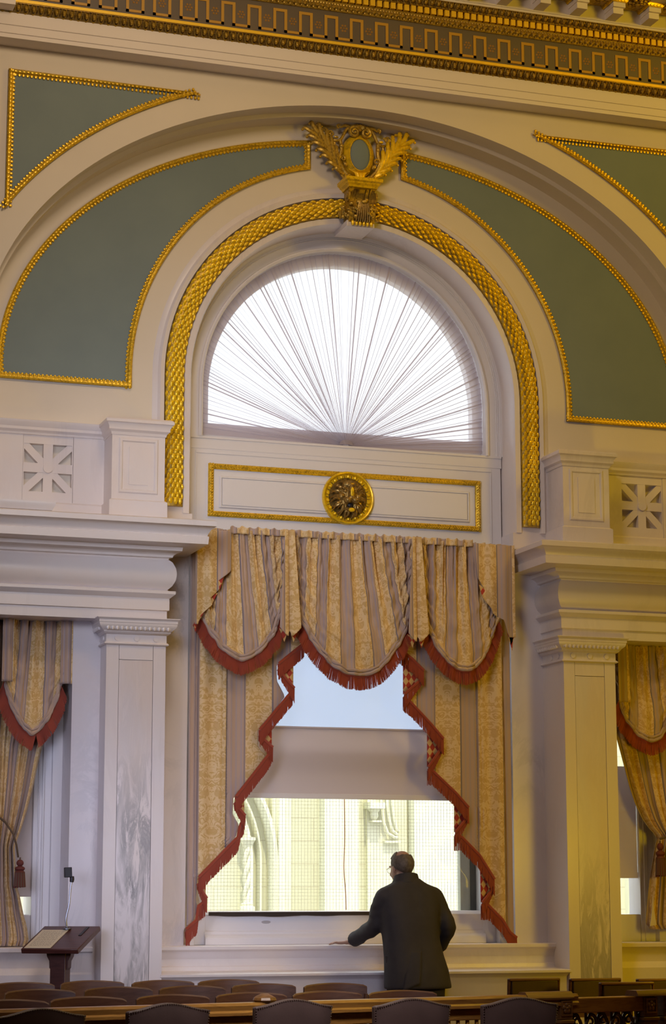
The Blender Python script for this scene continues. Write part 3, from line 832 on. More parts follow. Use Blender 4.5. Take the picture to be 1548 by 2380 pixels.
for cx in (1.53, 0.07):
    b = MB()
    for q in range(3):
        b.tube([(cx + 0.028 * math.cos(2 * PI * (q / 3 + 1.1 * t)), FY - 0.12 + 0.028 * math.sin(2 * PI * (q / 3 + 1.1 * t)), 1.36 + 0.6 * t) for t in [i / 40 for i in range(41)]], 0.026, 6)
    b.lathe([(0.03, 0), (0.085, 0), (0.085, 0.04), (0.06, 0.055), (0.07, 0.075), (0.05, 0.09), (0.03, 0.1)], (cx, FY - 0.12, 1.27), 14)
    b.lathe([(0.03, 0), (0.05, 0.02), (0.08, 0.09), (0.09, 0.1), (0.09, 0.13), (0.03, 0.13)], (cx, FY - 0.12, 1.94), 14)
    b.build('twisted_column', M['stone_plain'], fac)
b = MB()
b.box(2.93, 3.11, FY - 0.24, FY, 2.40, 2.47); b.lathe([(0.02, 0), (0.03, 0.01), (0.05, 0.05), (0.045, 0.09), (0.08, 0.13), (0.02, 0.14)], (3.02, FY - 0.12, 2.27), 12); b.box(2.98, 3.09, FY - 0.18, FY, 2.25, 2.27)
for o_ in (0, 0.07, 0.13):
    b.tube([(3.12 + o_, FY - 0.08, 2.75), (3.12 + o_, FY - 0.09, 2.45), (3.14 + o_, FY - 0.1, 2.25 + o_ * 0.3), (3.19 + o_ * 0.8, FY - 0.1, 2.13 + o_ * 0.4), (3.27 + o_ * 0.4, FY - 0.1, 2.085 + o_ * 0.5), (3.31, FY - 0.1, 2.08 + o_ * 0.5)], 0.018, 6)
b.box(3.15, 3.34, FY - 0.12, FY, 2.02, 2.045)
b.build('carved_bracket', M['stone_plain'], fac)
b = MB(); b.box(-14, 18, 0.45, 14, -1.2, -1.0); struct(b.build('floor_court', M['pavement']), 'paved court outside the windows')
# ------------------------------------------------------------------ gilded ornament
# laurel band round the window arch
band = thing('gilded_arch_band', 'gilded laurel-leaf band arching round the fanlight window', 'ornament', (0, 0, 4.23))
def atloc(o, parent):            # keep world-space mesh under an Empty that is not at the origin
    o.parent = parent; o.matrix_parent_inverse = parent.matrix_world.inverted() if False else Matrix.Translation(-Vector(parent.location))
    return o
RG0, RG1 = 1.36, 1.508
rm = (RG0 + RG1) / 2
b = MB(); hw = (RG1 - RG0) / 2
b.sweep(arch(rm, ZC, 4.235, 90), [(-hw, -0.07), (-hw, -0.083)] + [(hw * -math.cos(PI * t / 8) * 0.98, -0.085 - 0.030 * math.sin(PI * t / 8)) for t in range(0, 9)] + [(hw, -0.083), (hw, -0.07)], XZ)
atloc(b.build('band_core', M['gold_old']), band)
path = resample(arch(rm, ZC, 4.235, 120), step=0.0365)
b = MB(); rr = random.Random(5)
for i in range(1, len(path) - 1):
    p = path[i]; t = (path[i + 1] - path[i - 1]).normalized(); nn = Vector((-t.y, t.x))
    if i > len(path) / 2: t = -t          # leaves point up towards the crown from both feet
    for k in range(4):
        off = (k - 1.5) / 4 * 2 * hw * 0.93 + (0.5 * hw * 0.22 if i % 2 else -0.5 * hw * 0.22)
        h = -0.085 - 0.030 * math.cos(off / hw * PI / 2) - 0.004
        c = Vector((p.x + nn.x * off, h, p.y + nn.y * off))
        ax = Vector((t.x, -0.16, t.y)).normalized(); sd = Vector((nn.x, -off / hw * 0.7, nn.y)); sd = (sd - ax * sd.dot(ax)).normalized(); up_ = ax.cross(sd)
        mt = Matrix((sd, ax, up_)).transposed()
        L = 0.027 * rr.uniform(0.9, 1.12); W_ = 0.0165 * rr.uniform(0.9, 1.1)
        b.ell(c, (W_, L, 0.0085), mt, 6, 5)
        if rr.random() < 0.5:
            b.ell(c + ax * L * 0.8 + up_ * (0.004 if up_.y < 0 else -0.004), (0.0065, 0.0065, 0.0065), None, 5, 4)
atloc(b.build('laurel_leaves', M['gold']), band)

# painted canvas panels with gilded frames
def offset_ell(d, n=120, zc=ZC):
    out = []
    for i in range(n + 1):
        a = PI * i / n; x, z = -EA * math.cos(a), EB * math.sin(a)
        nv = Vector((x / EA ** 2, z / EB ** 2)).normalized()
        out.append((x + nv.x * d, zc + z + nv.y * d))
    return out
def frame_beads(b, path, yf, inward, pitch=0.030, wdt=0.042):
    P = resample(path + [path[0]], step=pitch)
    for i in range(len(P) - 1):
        t = (P[i + 1] - P[i]).normalized(); nn = Vector((-t.y, t.x)) * inward
        mt = Matrix.Rotation(math.atan2(-t.y, t.x), 3, 'Y')
        c = P[i]
        b.ell((c.x + nn.x * wdt * 0.93, yf - 0.010, c.y + nn.y * wdt * 0.93), (pitch * 0.40, 0.008, 0.013), mt, 6, 4)
        b.ell((c.x + nn.x * wdt * 0.38, yf - 0.024, c.y + nn.y * wdt * 0.38), (pitch * 0.46, 0.007, 0.009), mt, 6, 4)
def area2(P): return sum(a[0] * c[1] - c[0] * a[1] for a, c in zip(P, P[1:] + P[:1]))
def canvas_panel(poly, yf, label, group, wdt=0.042):
    if area2(poly) < 0: poly = poly[::-1]      # anticlockwise seen from the front (x right, z up)
    cx = sum(p[0] for p in poly) / len(poly); zl = min(p[1] for p in poly)
    t = thing('wall_panel', label, 'wall panel', (cx, yf, zl), group=group)
    b = MB(); b.prism(poly, yf - 0.006, yf + 0.004); atloc(b.build('canvas', M['canvas'], smooth=0), t)
    b = MB(); b.sweep(poly, [(0, yf), (0, yf - 0.022), (wdt * 0.25, yf - 0.030), (wdt * 0.6, yf - 0.024), (wdt * 0.75, yf - 0.012), (wdt, yf - 0.008), (wdt, yf)], XZ, closed=True)
    frame_beads(b, poly, yf, 1, wdt=wdt)
    atloc(b.build('gilded_frame', M['gold_frame']), t)
    return t
M['gold_frame'] = gold('frame_gilding', (0.78, 0.50, 0.03), (0.14, 0.075, 0.008), 0.38, 0.5, 60, 0.7)
oo = offset_ell(-0.17); XE = 0.375
def lunette_side():
    outp = [p for p in oo if p[0] <= -XE and p[1] > 5.16]
    P = [(outp[0][0] + 0.012, 5.105)] + outp
    zt = interp(sorted(oo), -XE)
    P.append((-XE, zt))
    a1 = math.acos(XE / 1.76)
    inn = [(-1.76 * math.cos(a1 * i / 40), ZC + 1.76 * math.sin(a1 * i / 40)) for i in range(41)]
    P += inn[::-1]; P.append((-1.76, 5.105))
    return P
LP = lunette_side()
canvas_panel(LP, TY, 'curved blue-grey wall panel in gilded frame left of the oval cartouche', 'blue panels beside the arch')
canvas_panel([(-x, z) for x, z in LP], TY, 'curved blue-grey wall panel in gilded frame right of the oval cartouche', 'blue panels beside the arch')
so = offset_ell(0.185)
def spandrel():
    arc = [p for p in so if -2.79 < p[0] < 0 and p[1] < 7.30]
    zb = interp(sorted(so), -2.787); xt = interp(sorted((z, x) for x, z in so if x < -0.5), 7.318)
    return [(-2.787, zb)] + arc + [(xt, 7.318), (-2.787, 7.328)]
SP = spandrel()
canvas_panel(SP, SY, 'three-cornered blue-grey wall panel above the great arch at top left', 'blue corner panels')
canvas_panel([(-x, z) for x, z in SP], SY, 'three-cornered blue-grey wall panel above the great arch at top right', 'blue corner panels')

# gilded frame on the transom and the lion
t = thing('gilded_border', 'long gilded oblong border on the white transom panel around the lion head', 'ornament', (0, WY, 4.22))
rect = [(-1.105, 4.22), (1.105, 4.22), (1.105, 4.625), (-1.105, 4.625)]
b = MB(); b.sweep(rect, [(0, WY + 0.002), (0, WY - 0.014), (0.006, WY - 0.02), (0.018, WY - 0.026), (0.030, WY - 0.02), (0.037, WY - 0.012), (0.042, WY - 0.010), (0.042, WY + 0.002)], XZ, closed=True)
P = resample(rect + [rect[0]], step=0.021)
for i in range(len(P) - 1):
    tt = (P[i + 1] - P[i]).normalized(); nn = Vector((-tt.y, tt.x)); ang = math.atan2(-tt.y, tt.x)
    for s in (-1, 1):
        mt = Matrix.Rotation(ang + s * R(40), 3, 'Y'); c = P[i] + nn * (0.020 + s * 0.008)
        b.ell((c.x, WY - 0.024, c.y), (0.012, 0.006, 0.0045), mt, 6, 4)
atloc(b.build('border_moulding', M['gold_frame']), t)

lion = thing('lion_medallion', 'round antique bronze lion head medallion in the middle of the white transom panel', 'medallion', (0, WY, 4.42))
LY = WY - 0.012
def lring(name, prof, mat_):
    b = MB(); k = 56
    b.sweep([(0 + math.cos(2 * PI * i / k) * -0.19, 4.42 + 0.19 * math.sin(2 * PI * i / k)) for i in range(k)], prof, XZ, closed=True)
    return b
b = lring('rim', [(-0.03, LY + 0.02), (-0.034, LY - 0.012), (-0.006, LY - 0.012), (0.000, LY - 0.03), (0.008, LY - 0.034), (0.015, LY - 0.026), (0.016, LY + 0.02)], None)
atloc(b.build('rim', M['gold']), lion)['label'] = 'bright gilded rim'
b = MB()
b.tube([(0, LY + 0.02, 4.42), (0, LY - 0.010, 4.42)], 0.185, 48)
for i in range(18):
    a = 2 * PI * (i + 0.5) / 18; b.ell((0.166 * math.cos(a), LY - 0.018, 4.42 + 0.166 * math.sin(a)), (0.0115, 0.013, 0.0145), Matrix.Rotation(-a + PI / 2, 3, 'Y'), 8, 6, mi=1)
    a = 2 * PI * i / 18; b.ell((0.166 * math.cos(a), LY - 0.012, 4.42 + 0.166 * math.sin(a)), (0.004, 0.008, 0.014), Matrix.Rotation(-a + PI / 2, 3, 'Y'), 6, 4)
atloc(b.build('beaded_plate', [M['bronze'], M['gold']]), lion)
b = MB(); F = lambda x, d, z: (x, LY - d, 4.42 + z)
b.ell(F(0, 0.03, 0.0), (0.095, 0.055, 0.115), None, 16, 12)              # skull
b.ell(F(0, 0.085, 0.030), (0.024, 0.035, 0.060), None, 10, 8)            # nose bridge
b.ell(F(0, 0.112, -0.012), (0.026, 0.018, 0.016), None, 10, 8)           # nose
for s in (-1, 1):
    b.ell(F(s * 0.030, 0.098, -0.032), (0.031, 0.032, 0.025), None, 12, 8)   # whisker pads
    b.ell(F(s * 0.045, 0.070, 0.060), (0.032, 0.020, 0.012), Matrix.Rotation(s * R(-18), 3, 'Y'), 10, 6)   # brows
    b.ell(F(s * 0.066, 0.055, 0.0), (0.028, 0.030, 0.030), None, 10, 8)      # cheeks
    b.ell(F(s * 0.043, 0.074, 0.040), (0.014, 0.012, 0.009), None, 8, 6)     # eyes
    b.ell(F(s * 0.085, 0.03, 0.085), (0.024, 0.02, 0.022), None, 8, 6)       # ears
b.ell(F(0, 0.050, 0.095), (0.060, 0.040, 0.035), None, 12, 8)            # forehead
b.ell(F(0, 0.075, -0.100), (0.034, 0.032, 0.020), None, 12, 8)           # lower jaw
b.ell(F(-0.040, 0.055, -0.075), (0.014, 0.03, 0.034), None, 8, 6); b.ell(F(0.040, 0.055, -0.075), (0.014, 0.03, 0.034), None, 8, 6)
head = organic(b, 'head', M['bronze'], None, 0.0045, 3); atloc(head, lion)
b = MB(); rr = random.Random(3)
for ringi, (r0, r1, kk) in enumerate(((0.078, 0.146, 30), (0.060, 0.118, 24))):
    for i in range(kk):
        a = 2 * PI * (i + rr.uniform(-0.3, 0.3)) / kk
        if ringi and -2.3 < a - 0 < -0.8: continue
        sw = rr.uniform(-0.35, 0.35)
        pts = []
        for q in range(7):
            u = q / 6; ra = lerp(r0, r1, u) + rr.uniform(-0.002, 0.002); aa = a + sw * math.sin(u * PI) * 0.6
            pts.append(F(ra * math.cos(aa) * 0.97, 0.05 - 0.034 * u + 0.018 * math.sin(u * PI), ra * math.sin(aa) * 1.05 - 0.01 * u))
        b.tube(pts, [0.010, 0.0125, 0.0125, 0.0115, 0.010, 0.008, 0.003], 6)
atloc(b.build('mane', M['bronze']), lion)
b = MB(); b.ell(F(0, 0.070, -0.066), (0.026, 0.02, 0.022), None, 10, 8); atloc(b.build('mouth', M['black']), lion)
b = MB(); b.ell(F(0, 0.102, -0.106), (0.025, 0.010, 0.016), None, 10, 8); atloc(b.build('tongue', M['gold']), lion)
b = MB(); b.ell(F(0, 0.118, 0.028), (0.015, 0.008, 0.040), None, 10, 8); atloc(b.build('nose_bridge', M['gold']), lion)

# ------------------------------------------------------------------ keystone bracket and cartouche
br = thing('keystone_bracket', 'gilded scroll bracket at the crown of the window arch', 'bracket', (0, TY, 6.42))
b = MB()
b.sweep([(-0.115, TY), (-0.115, -0.25), (0.115, -0.25), (0.115, TY)], [(-0.08, 6.785), (0.0, 6.785), (0.004, 6.80), (0.018, 6.812), (0.020, 6.822), (0.034, 6.832), (0.036, 6.855), (-0.08, 6.86)], XY, sign=-1)
atloc(b.build('cap_slab', M['gold']), br)
b = MB()                          # console: side profile extruded in x
prof = []
for i in range(25):
    u = i / 24; z = 6.79 - u * 0.29
    prof.append((z, -0.235 + 0.05 * u + 0.035 * math.sin(u * PI * 2.0)))
for k_, (x0, x1, dy) in enumerate(((-0.105, -0.068, 0), (0.068, 0.105, 0), (-0.066, -0.040, 0.016), (0.040, 0.066, 0.016), (-0.038, 0.038, 0.03))):
    V = [(x0, y + dy, z) for z, y in prof] + [(x0, -0.05, prof[-1][0]), (x0, -0.05, prof[0][0])]
    k = len(V); V += [(x1, y, z) for _, y, z in V]
    b.add(V, [tuple(range(k)), tuple(range(2 * k - 1, k - 1, -1))] + [(i, (i + 1) % k, k + (i + 1) % k, k + i) for i in range(k)])
for s in (-1, 1):                 # volute eyes on the flanks
    b.tube([(s * 0.104, -0.205, 6.72), (s * 0.118, -0.205, 6.72)], 0.045, 18); b.tube([(s * 0.116, -0.205, 6.72), (s * 0.126, -0.205, 6.72)], 0.022, 14)
atloc(b.build('console', M['gold_old']), br)
b = MB(); rr = random.Random(9)
for i in range(70):               # clustered fruit and leaves hung over the console
    a = rr.uniform(0, 2 * PI); q = rr.random() ** 0.5
    x = q * 0.165 * math.cos(a); z = 6.61 + q * 0.075 * math.sin(a) - 0.4 * abs(x) * 0.3
    if abs(x) < 0.035 and z < 6.64: continue
    y = -0.115 - 0.145 * math.cos(min(1, abs(x) / 0.18) * PI / 2) + rr.uniform(-0.008, 0.008)
    if rr.random() < 0.5: b.ell((x, y, z), (0.017, 0.016, 0.017), None, 8, 6)
    else: b.ell((x, y, z), (0.011, 0.012, 0.030), Matrix.Rotation(rr.uniform(-1.4, 1.4), 3, 'Y'), 7, 5)
atloc(b.build('fruit_cluster', M['gold_old']), br)
b = MB()
for i in range(7): x = -0.036 + 0.012 * i; b.tube([(x, -0.262, 6.66), (x * 1.35, -0.255, 6.58), (x * 1.5, -0.235, 6.515)], [0.006, 0.0075, 0.005], 6)
atloc(b.build('tongue_leaf', M['bronze']), br)
b = MB()
for i in range(6): x = -0.075 + 0.030 * i; b.ell((x, -0.215, 6.508), (0.0135, 0.015, 0.022), None, 8, 6)
atloc(b.build('bead_row', M['gold']), br)
b = MB(); b.prism([(-0.118, 6.482), (0.108, 6.482), (0.108, 6.53), (-0.118, 6.53)], -0.20, 0.10); atloc(b.build('marble_block', M['marble_trim'], bevel=0.004), br)['label'] = 'plain white marble block under the bracket'

ca = thing('cartouche', 'gilded cartouche with blue-grey oval and spreading acanthus leaves above the bracket', 'ornament', (0, TY, 6.86))
CZ = 7.075
def oval(rx, rz, k=48): return [(rx * math.cos(2 * PI * i / k), CZ + rz * math.sin(2 * PI * i / k)) for i in range(k)]
b = MB(); b.prism(oval(0.080, 0.125), -0.172, -0.12); b.ell((0, -0.172, CZ), (0.078, 0.012, 0.122), None, 20, 8); atloc(b.build('oval_field', M['canvas']), ca)['label'] = 'blue-grey painted oval'
b = MB(); b.sweep(oval(0.080, 0.125), [(0.0, -0.10), (0.0, -0.178), (-0.004, -0.184), (-0.010, -0.184), (-0.014, -0.178), (-0.035, -0.165), (-0.05, -0.14), (-0.052, -0.10)], XZ, closed=True)
for i in range(64): a = 2 * PI * i / 64; b.ell((0.087 * math.cos(a), -0.184, CZ + 0.133 * math.sin(a)), (0.0042, 0.0042, 0.0042), None, 5, 4)
atloc(b.build('beaded_oval_frame', M['gold']), ca)
def spiral(b, c, r0, turns, start, hand, y, rad, dy=0.0):
    k = int(14 * turns); pts = []
    for i in range(k + 1):
        u = i / k; rr_ = r0 * (1 - 0.82 * u); a = start + hand * 2 * PI * turns * u
        pts.append((c[0] + rr_ * math.cos(a), y - dy * u, c[1] + rr_ * math.sin(a)))
    b.tube(pts, [rad * (1 - 0.45 * i / k) for i in range(k + 1)], 7)
    return pts
b = MB()
for s in (-1, 1):
    spiral(b, (s * 0.048, CZ + 0.178), 0.042, 1.7, PI / 2 if s > 0 else PI / 2, -s, -0.175, 0.015, 0.02)
    b.tube(smoothpts([(s * 0.05, -0.165, CZ + 0.222), (s * 0.11, -0.165, CZ + 0.19), (s * 0.155, -0.16, CZ + 0.11), (s * 0.215, -0.155, CZ + 0.10), (s * 0.245, -0.15, CZ + 0.135)], 5), [0.016] * 8 + [0.015] * 7 + [0.010] * 6, 7, 0.8)
    spiral(b, (s * 0.232, CZ + 0.150), 0.030, 1.5, -PI / 2, s, -0.150, 0.011, 0.01)
    b.tube(smoothpts([(s * 0.155, -0.155, CZ + 0.10), (s * 0.150, -0.165, CZ + 0.02), (s * 0.165, -0.16, CZ - 0.05), (s * 0.140, -0.155, CZ - 0.115), (s * 0.095, -0.15, CZ - 0.17)], 5), [0.018] * 21, 7, 0.8)
    b.tube(smoothpts([(s * 0.20, -0.15, CZ + 0.09), (s * 0.205, -0.15, CZ + 0.0), (s * 0.185, -0.15, CZ - 0.09), (s * 0.13, -0.15, CZ - 0.19), (s * 0.07, -0.145, CZ - 0.215)], 5), [0.010] * 21, 7)
    spiral(b, (s * 0.085, CZ - 0.185), 0.034, 1.4, PI * (0.25 if s > 0 else 0.75), -s, -0.155, 0.011, 0.01)
    spiral(b, (s * 0.140, CZ - 0.045), 0.026, 1.3, 0 if s > 0 else PI, s, -0.17, 0.010, 0.01)
    b.ell((s * 0.150, -0.172, CZ + 0.055), (0.014, 0.014, 0.020), None, 8, 6)
    b.ell((s * 0.118, -0.168, CZ - 0.088), (0.017, 0.013, 0.024), Matrix.Rotation(s * 0.5, 3, 'Y'), 8, 6)
    b.tube(smoothpts([(s * 0.06, -0.16, CZ + 0.215), (s * 0.115, -0.155, CZ + 0.228), (s * 0.150, -0.15, CZ + 0.215), (s * 0.165, -0.15, CZ + 0.235)], 4), [0.012] * 6 + [0.009] * 7, 6)
    spiral(b, (s * 0.165, CZ + 0.222), 0.017, 1.2, -PI / 2, s, -0.15, 0.008)
atloc(b.build('scrollwork', M['gold_old']), ca)
b = MB()
for i in range(7):                # shell at the crest
    a = lerp(R(20), R(160), i / 6); b.tube([(0.0, -0.165, CZ + 0.195), (0.03 * math.cos(a), -0.185, CZ + 0.21 + 0.022 * math.sin(a)), (0.058 * math.cos(a), -0.165, CZ + 0.205 + 0.048 * math.sin(a))], [0.006, 0.011, 0.007], 6)
b.ell((0, -0.178, CZ + 0.20), (0.02, 0.016, 0.014), None, 8, 6)
atloc(b.build('crest_shell', M['gold_old']), ca)
b = MB()
for i in range(9):                # sheaf standing on the slab
    x = (i - 4) / 4; b.tube(smoothpts([(x * 0.050, -0.155, 6.862), (x * 0.030, -0.17, 6.895), (x * 0.045, -0.165, 6.93), (x * 0.085, -0.155, 6.955)], 3), [0.010] * 4 + [0.009] * 3 + [0.006] * 3, 6)
for s in (-1, 1): spiral(b, (s * 0.075, 6.885), 0.024, 1.2, PI / 2, -s, -0.155, 0.010)
atloc(b.build('foot_sheaf', M['gold']), ca)
for s in (-1, 1):                 # acanthus wings
    b = MB()
    rib = smoothpts([(0.085, -0.14, 6.885), (0.155, -0.155, 6.94), (0.215, -0.165, 7.02), (0.265, -0.17, 7.105), (0.31, -0.17, 7.17), (0.385, -0.16, 7.225)], 6)
    tips = [(0.462, 7.238, 1.0, -1), (0.425, 7.182, 0.86, -1), (0.392, 7.130, 0.74, -1), (0.352, 7.080, 0.62, -1), (0.318, 7.035, 0.50, -1), (0.268, 6.985, 0.36, -1), (0.215, 6.945, 0.22, -1),
            (0.405, 7.290, 0.98, 1), (0.345, 7.285, 0.84, 1), (0.285, 7.250, 0.68, 1), (0.245, 7.190, 0.50, 1), (0.205, 7.120, 0.34, 1)]
    for k, (tx, tz, u, sd) in enumerate(tips):
        j = int(u * (len(rib) - 1)); j0 = max(0, j - 14)
        P = [Vector(rib[q]) + Vector((-sd * 0.006 * (q - j0) / max(1, j - j0), -0.002 * (k % 3), 0)) for q in range(j0, max(j - 2, j0 + 1), 3)]
        e = P[-1]; tip = Vector((tx, -0.155, tz)); d = (rib[min(j, len(rib) - 1)] - rib[max(0, j - 2)]).normalized() if j > 0 else Vector((0.7, 0, 0.7))
        P += [e.lerp(tip, 0.5) + d * 0.016 + Vector((0, -0.020, 0)), tip + Vector((-0.012, -0.012, 0.006)), tip + Vector((0.004, 0.004, -0.014 if sd < 0 else 0.004))]
        Q = smoothpts([(s * v.x, v.y, v.z) for v in P], 4); n_ = len(Q)
        b.tube(Q, [0.007 + 0.0125 * math.sin(PI * min(1, (0.12 + 0.88 * q / (n_ - 1)))) ** 0.7 for q in range(n_)], 7, 0.6, up=(0, 1, 0))
        b.ell((s * tx, -0.158, tz - 0.006), (0.0125, 0.011, 0.010), None, 7, 5)
    for q in range(6): b.ell((s * (0.185 + 0.032 * q), -0.15, 7.205 + 0.016 * q + 0.014 * math.sin(q * 2.2)), (0.019, 0.012, 0.012), Matrix.Rotation(q * 0.8, 3, 'Y'), 7, 5)
    atloc(b.build('acanthus_wing', M['gold_old'] if s < 0 else M['gold']), ca)
# ------------------------------------------------------------------ draperies
TL = [[(-0.408,3.266),(-0.611,3.106)],[(-0.611,3.067),(-0.49,2.928)],[(-0.496,2.911),(-0.541,2.864),(-0.754,2.616)],[(-0.753,2.577),(-0.654,2.489)],[(-0.658,2.477),(-0.687,2.431),(-0.931,2.128)],[(-0.939,2.084),(-0.861,1.991)],[(-0.865,1.966),(-0.893,1.926),(-0.913,1.837),(-0.955,1.797),(-1.204,1.552)],[(-1.208,1.508),(-1.144,1.402)],[(-1.15,1.382),(-1.202,1.348),(-1.216,1.252),(-1.294,1.185)],[(-1.294,1.165),(-1.268,1.156)]]
LL = [[(-0.611,3.106),(-0.488,3.197),(-0.49,2.928),(-0.611,3.065)],[(-0.754,2.616),(-0.655,2.734),(-0.654,2.489),(-0.753,2.575)],[(-0.931,2.128),(-0.864,2.214),(-0.861,1.991),(-0.939,2.082)],[(-1.204,1.552),(-1.148,1.611),(-1.144,1.402),(-1.208,1.506)]]
FL = [(-0.408,3.266),(-0.611,3.106),(-0.61,2.984),(-0.541,2.872),(-0.754,2.616),(-0.753,2.495),(-0.687,2.428),(-0.931,2.128),(-0.939,2.004),(-0.888,1.926),(-0.913,1.837),(-0.955,1.797),(-1.204,1.552),(-1.209,1.377),(-1.199,1.348),(-1.216,1.252),(-1.294,1.185),(-1.295,1.071)]
TR = [[(0.345,3.253),(0.444,3.183),(0.535,3.093)],[(0.539,3.041),(0.378,2.909)],[(0.378,2.891),(0.425,2.861),(0.595,2.69),(0.689,2.583)],[(0.69,2.526),(0.567,2.37)],[(0.567,2.344),(0.603,2.345),(0.79,2.178),(0.887,2.072)],[(0.891,2.005),(0.779,1.887)],[(0.779,1.861),(0.831,1.857),(0.974,1.72),(1.089,1.542)],[(1.09,1.476),(0.989,1.369)],[(0.989,1.349),(1.041,1.354),(1.157,1.242),(1.211,1.151),(1.264,1.11)],[(1.178,1.151),(1.264,1.105)]]
LR = [[(0.535,3.093),(0.38,3.202),(0.378,2.909),(0.539,3.039)],[(0.689,2.583),(0.57,2.71),(0.567,2.37),(0.69,2.524)],[(0.887,2.072),(0.783,2.183),(0.779,1.887),(0.891,2.003)],[(1.089,1.542),(0.985,1.705),(0.989,1.369),(1.09,1.474)]]
FR = [(0.345,3.253),(0.444,3.183),(0.535,3.093),(0.538,2.989),(0.431,2.861),(0.595,2.69),(0.689,2.583),(0.689,2.465),(0.612,2.35),(0.79,2.178),(0.887,2.072),(0.89,1.934),(0.831,1.857),(0.974,1.72),(1.089,1.542),(1.09,1.415),(1.045,1.354),(1.157,1.242),(1.211,1.151),(1.266,1.078)]
S1 = [(-1.213,3.461),(-1.187,3.382),(-1.129,3.27),(-1.071,3.193),(-1.013,3.15),(-0.955,3.121),(-0.905,3.11),(-0.848,3.132),(-0.782,3.174),(-0.724,3.241),(-0.682,3.298),(-0.641,3.404),(-0.619,3.486),(-0.607,3.616)]
S2 = [(-0.487,3.605),(-0.478,3.508),(-0.456,3.42),(-0.405,3.317),(-0.346,3.23),(-0.278,3.144),(-0.194,3.075),(-0.109,3.037),(-0.006,3.027),(0.08,3.04),(0.149,3.075),(0.227,3.162),(0.314,3.279),(0.367,3.396),(0.394,3.512),(0.41,3.694)]
S3 = [(0.505,3.517),(0.533,3.419),(0.602,3.282),(0.663,3.194),(0.733,3.13),(0.803,3.1),(0.865,3.092),(0.936,3.121),(1.0,3.197),(1.055,3.307),(1.092,3.408),(1.121,3.501)]
LS = [(-2.649,2.918),(-2.629,2.815),(-2.596,2.713),(-2.555,2.628),(-2.506,2.565),(-2.458,2.528),(-2.406,2.555),(-2.356,2.625),(-2.314,2.704),(-2.281,2.791),(-2.257,2.896)]
RS = [(2.132,2.916),(2.17,2.79),(2.226,2.696),(2.283,2.634),(2.341,2.598),(2.4,2.591),(2.46,2.616),(2.498,2.67),(2.527,2.757),(2.576,2.886)]
def fringe(th, gi, pts, length, rr, step=0.0052, y=None, gr=0.012, gap=0.12, shorten=None, flare=None):
    P = [Vector((p[0], p[2] if len(p) > 2 else y, p[1])) for p in pts]
    gi.tube(resample(P, step=0.02), gr, 6, 0.6, up=(0, 1, 0))
    Q = resample(P, step=step); n_ = len(Q)
    # keep an even spacing across, not along, so that steep runs stay dense but not solid
    for row in (0, 1):
        for i, p in enumerate(Q):
            L = length * rr.uniform(0.93, 1.04)
            if shorten: L *= shorten(i / max(1, n_ - 1))
            if rr.random() < gap: L *= rr.uniform(0.45, 0.8)
            x = p.x + (row * 0.5 - 0.25) * step + rr.uniform(-0.001, 0.001); yy = p.y + row * 0.006 + rr.uniform(-0.002, 0.002)
            w_ = 0.0026; dx = rr.uniform(-0.002, 0.002)
            if flare is not None:
                t_ = (Q[min(i + 9, n_ - 1)] - Q[max(i - 9, 0)]); t_ = t_.normalized() if t_.length > 1e-6 else Vector((1, 0, 0))
                k_ = abs(t_.z) ** 1.8 * L * 0.55; dx += math.copysign(k_, p.x - flare); L *= 1 - 0.12 * abs(t_.z)
            th.add([(x - w_, yy, p.z), (x + w_, yy, p.z), (x, yy + 0.004, p.z), (x - w_ * 0.8 + dx, yy, p.z - L), (x + w_ * 0.8 + dx, yy, p.z - L), (x + dx, yy + 0.003, p.z - L)],
                   [(0, 1, 4, 3), (1, 2, 5, 4), (2, 0, 3, 5), (3, 4, 5), (0, 2, 1)])
def sheet(name, xl, xr, z0, z1, yf, mat_, parent, nu=60, nv=110, u0=0.0, us=1.0, solid=0.004, fixed=True, v0=0.0):
    b = MB()
    def fn(a, t):
        z = lerp(z1, z0, t); x = lerp(xl(z), xr(z), a)
        return (x, yf(a, x, z), z)
    def uv(a, t):
        z = lerp(z1, z0, t); x = lerp(xl(z), xr(z), a)
        return ((x - u0) * us if fixed else a * us + u0, z + v0)
    b.grid(fn, nu, nv, uv)
    return b.build(name, mat_, parent, smooth=80, recalc=False, solid=solid)
def monot(poly):                 # boundary list (x, z) top to bottom -> function of z
    q = sorted([(z, x) for x, z in poly]); return lambda z: interp(q, z)

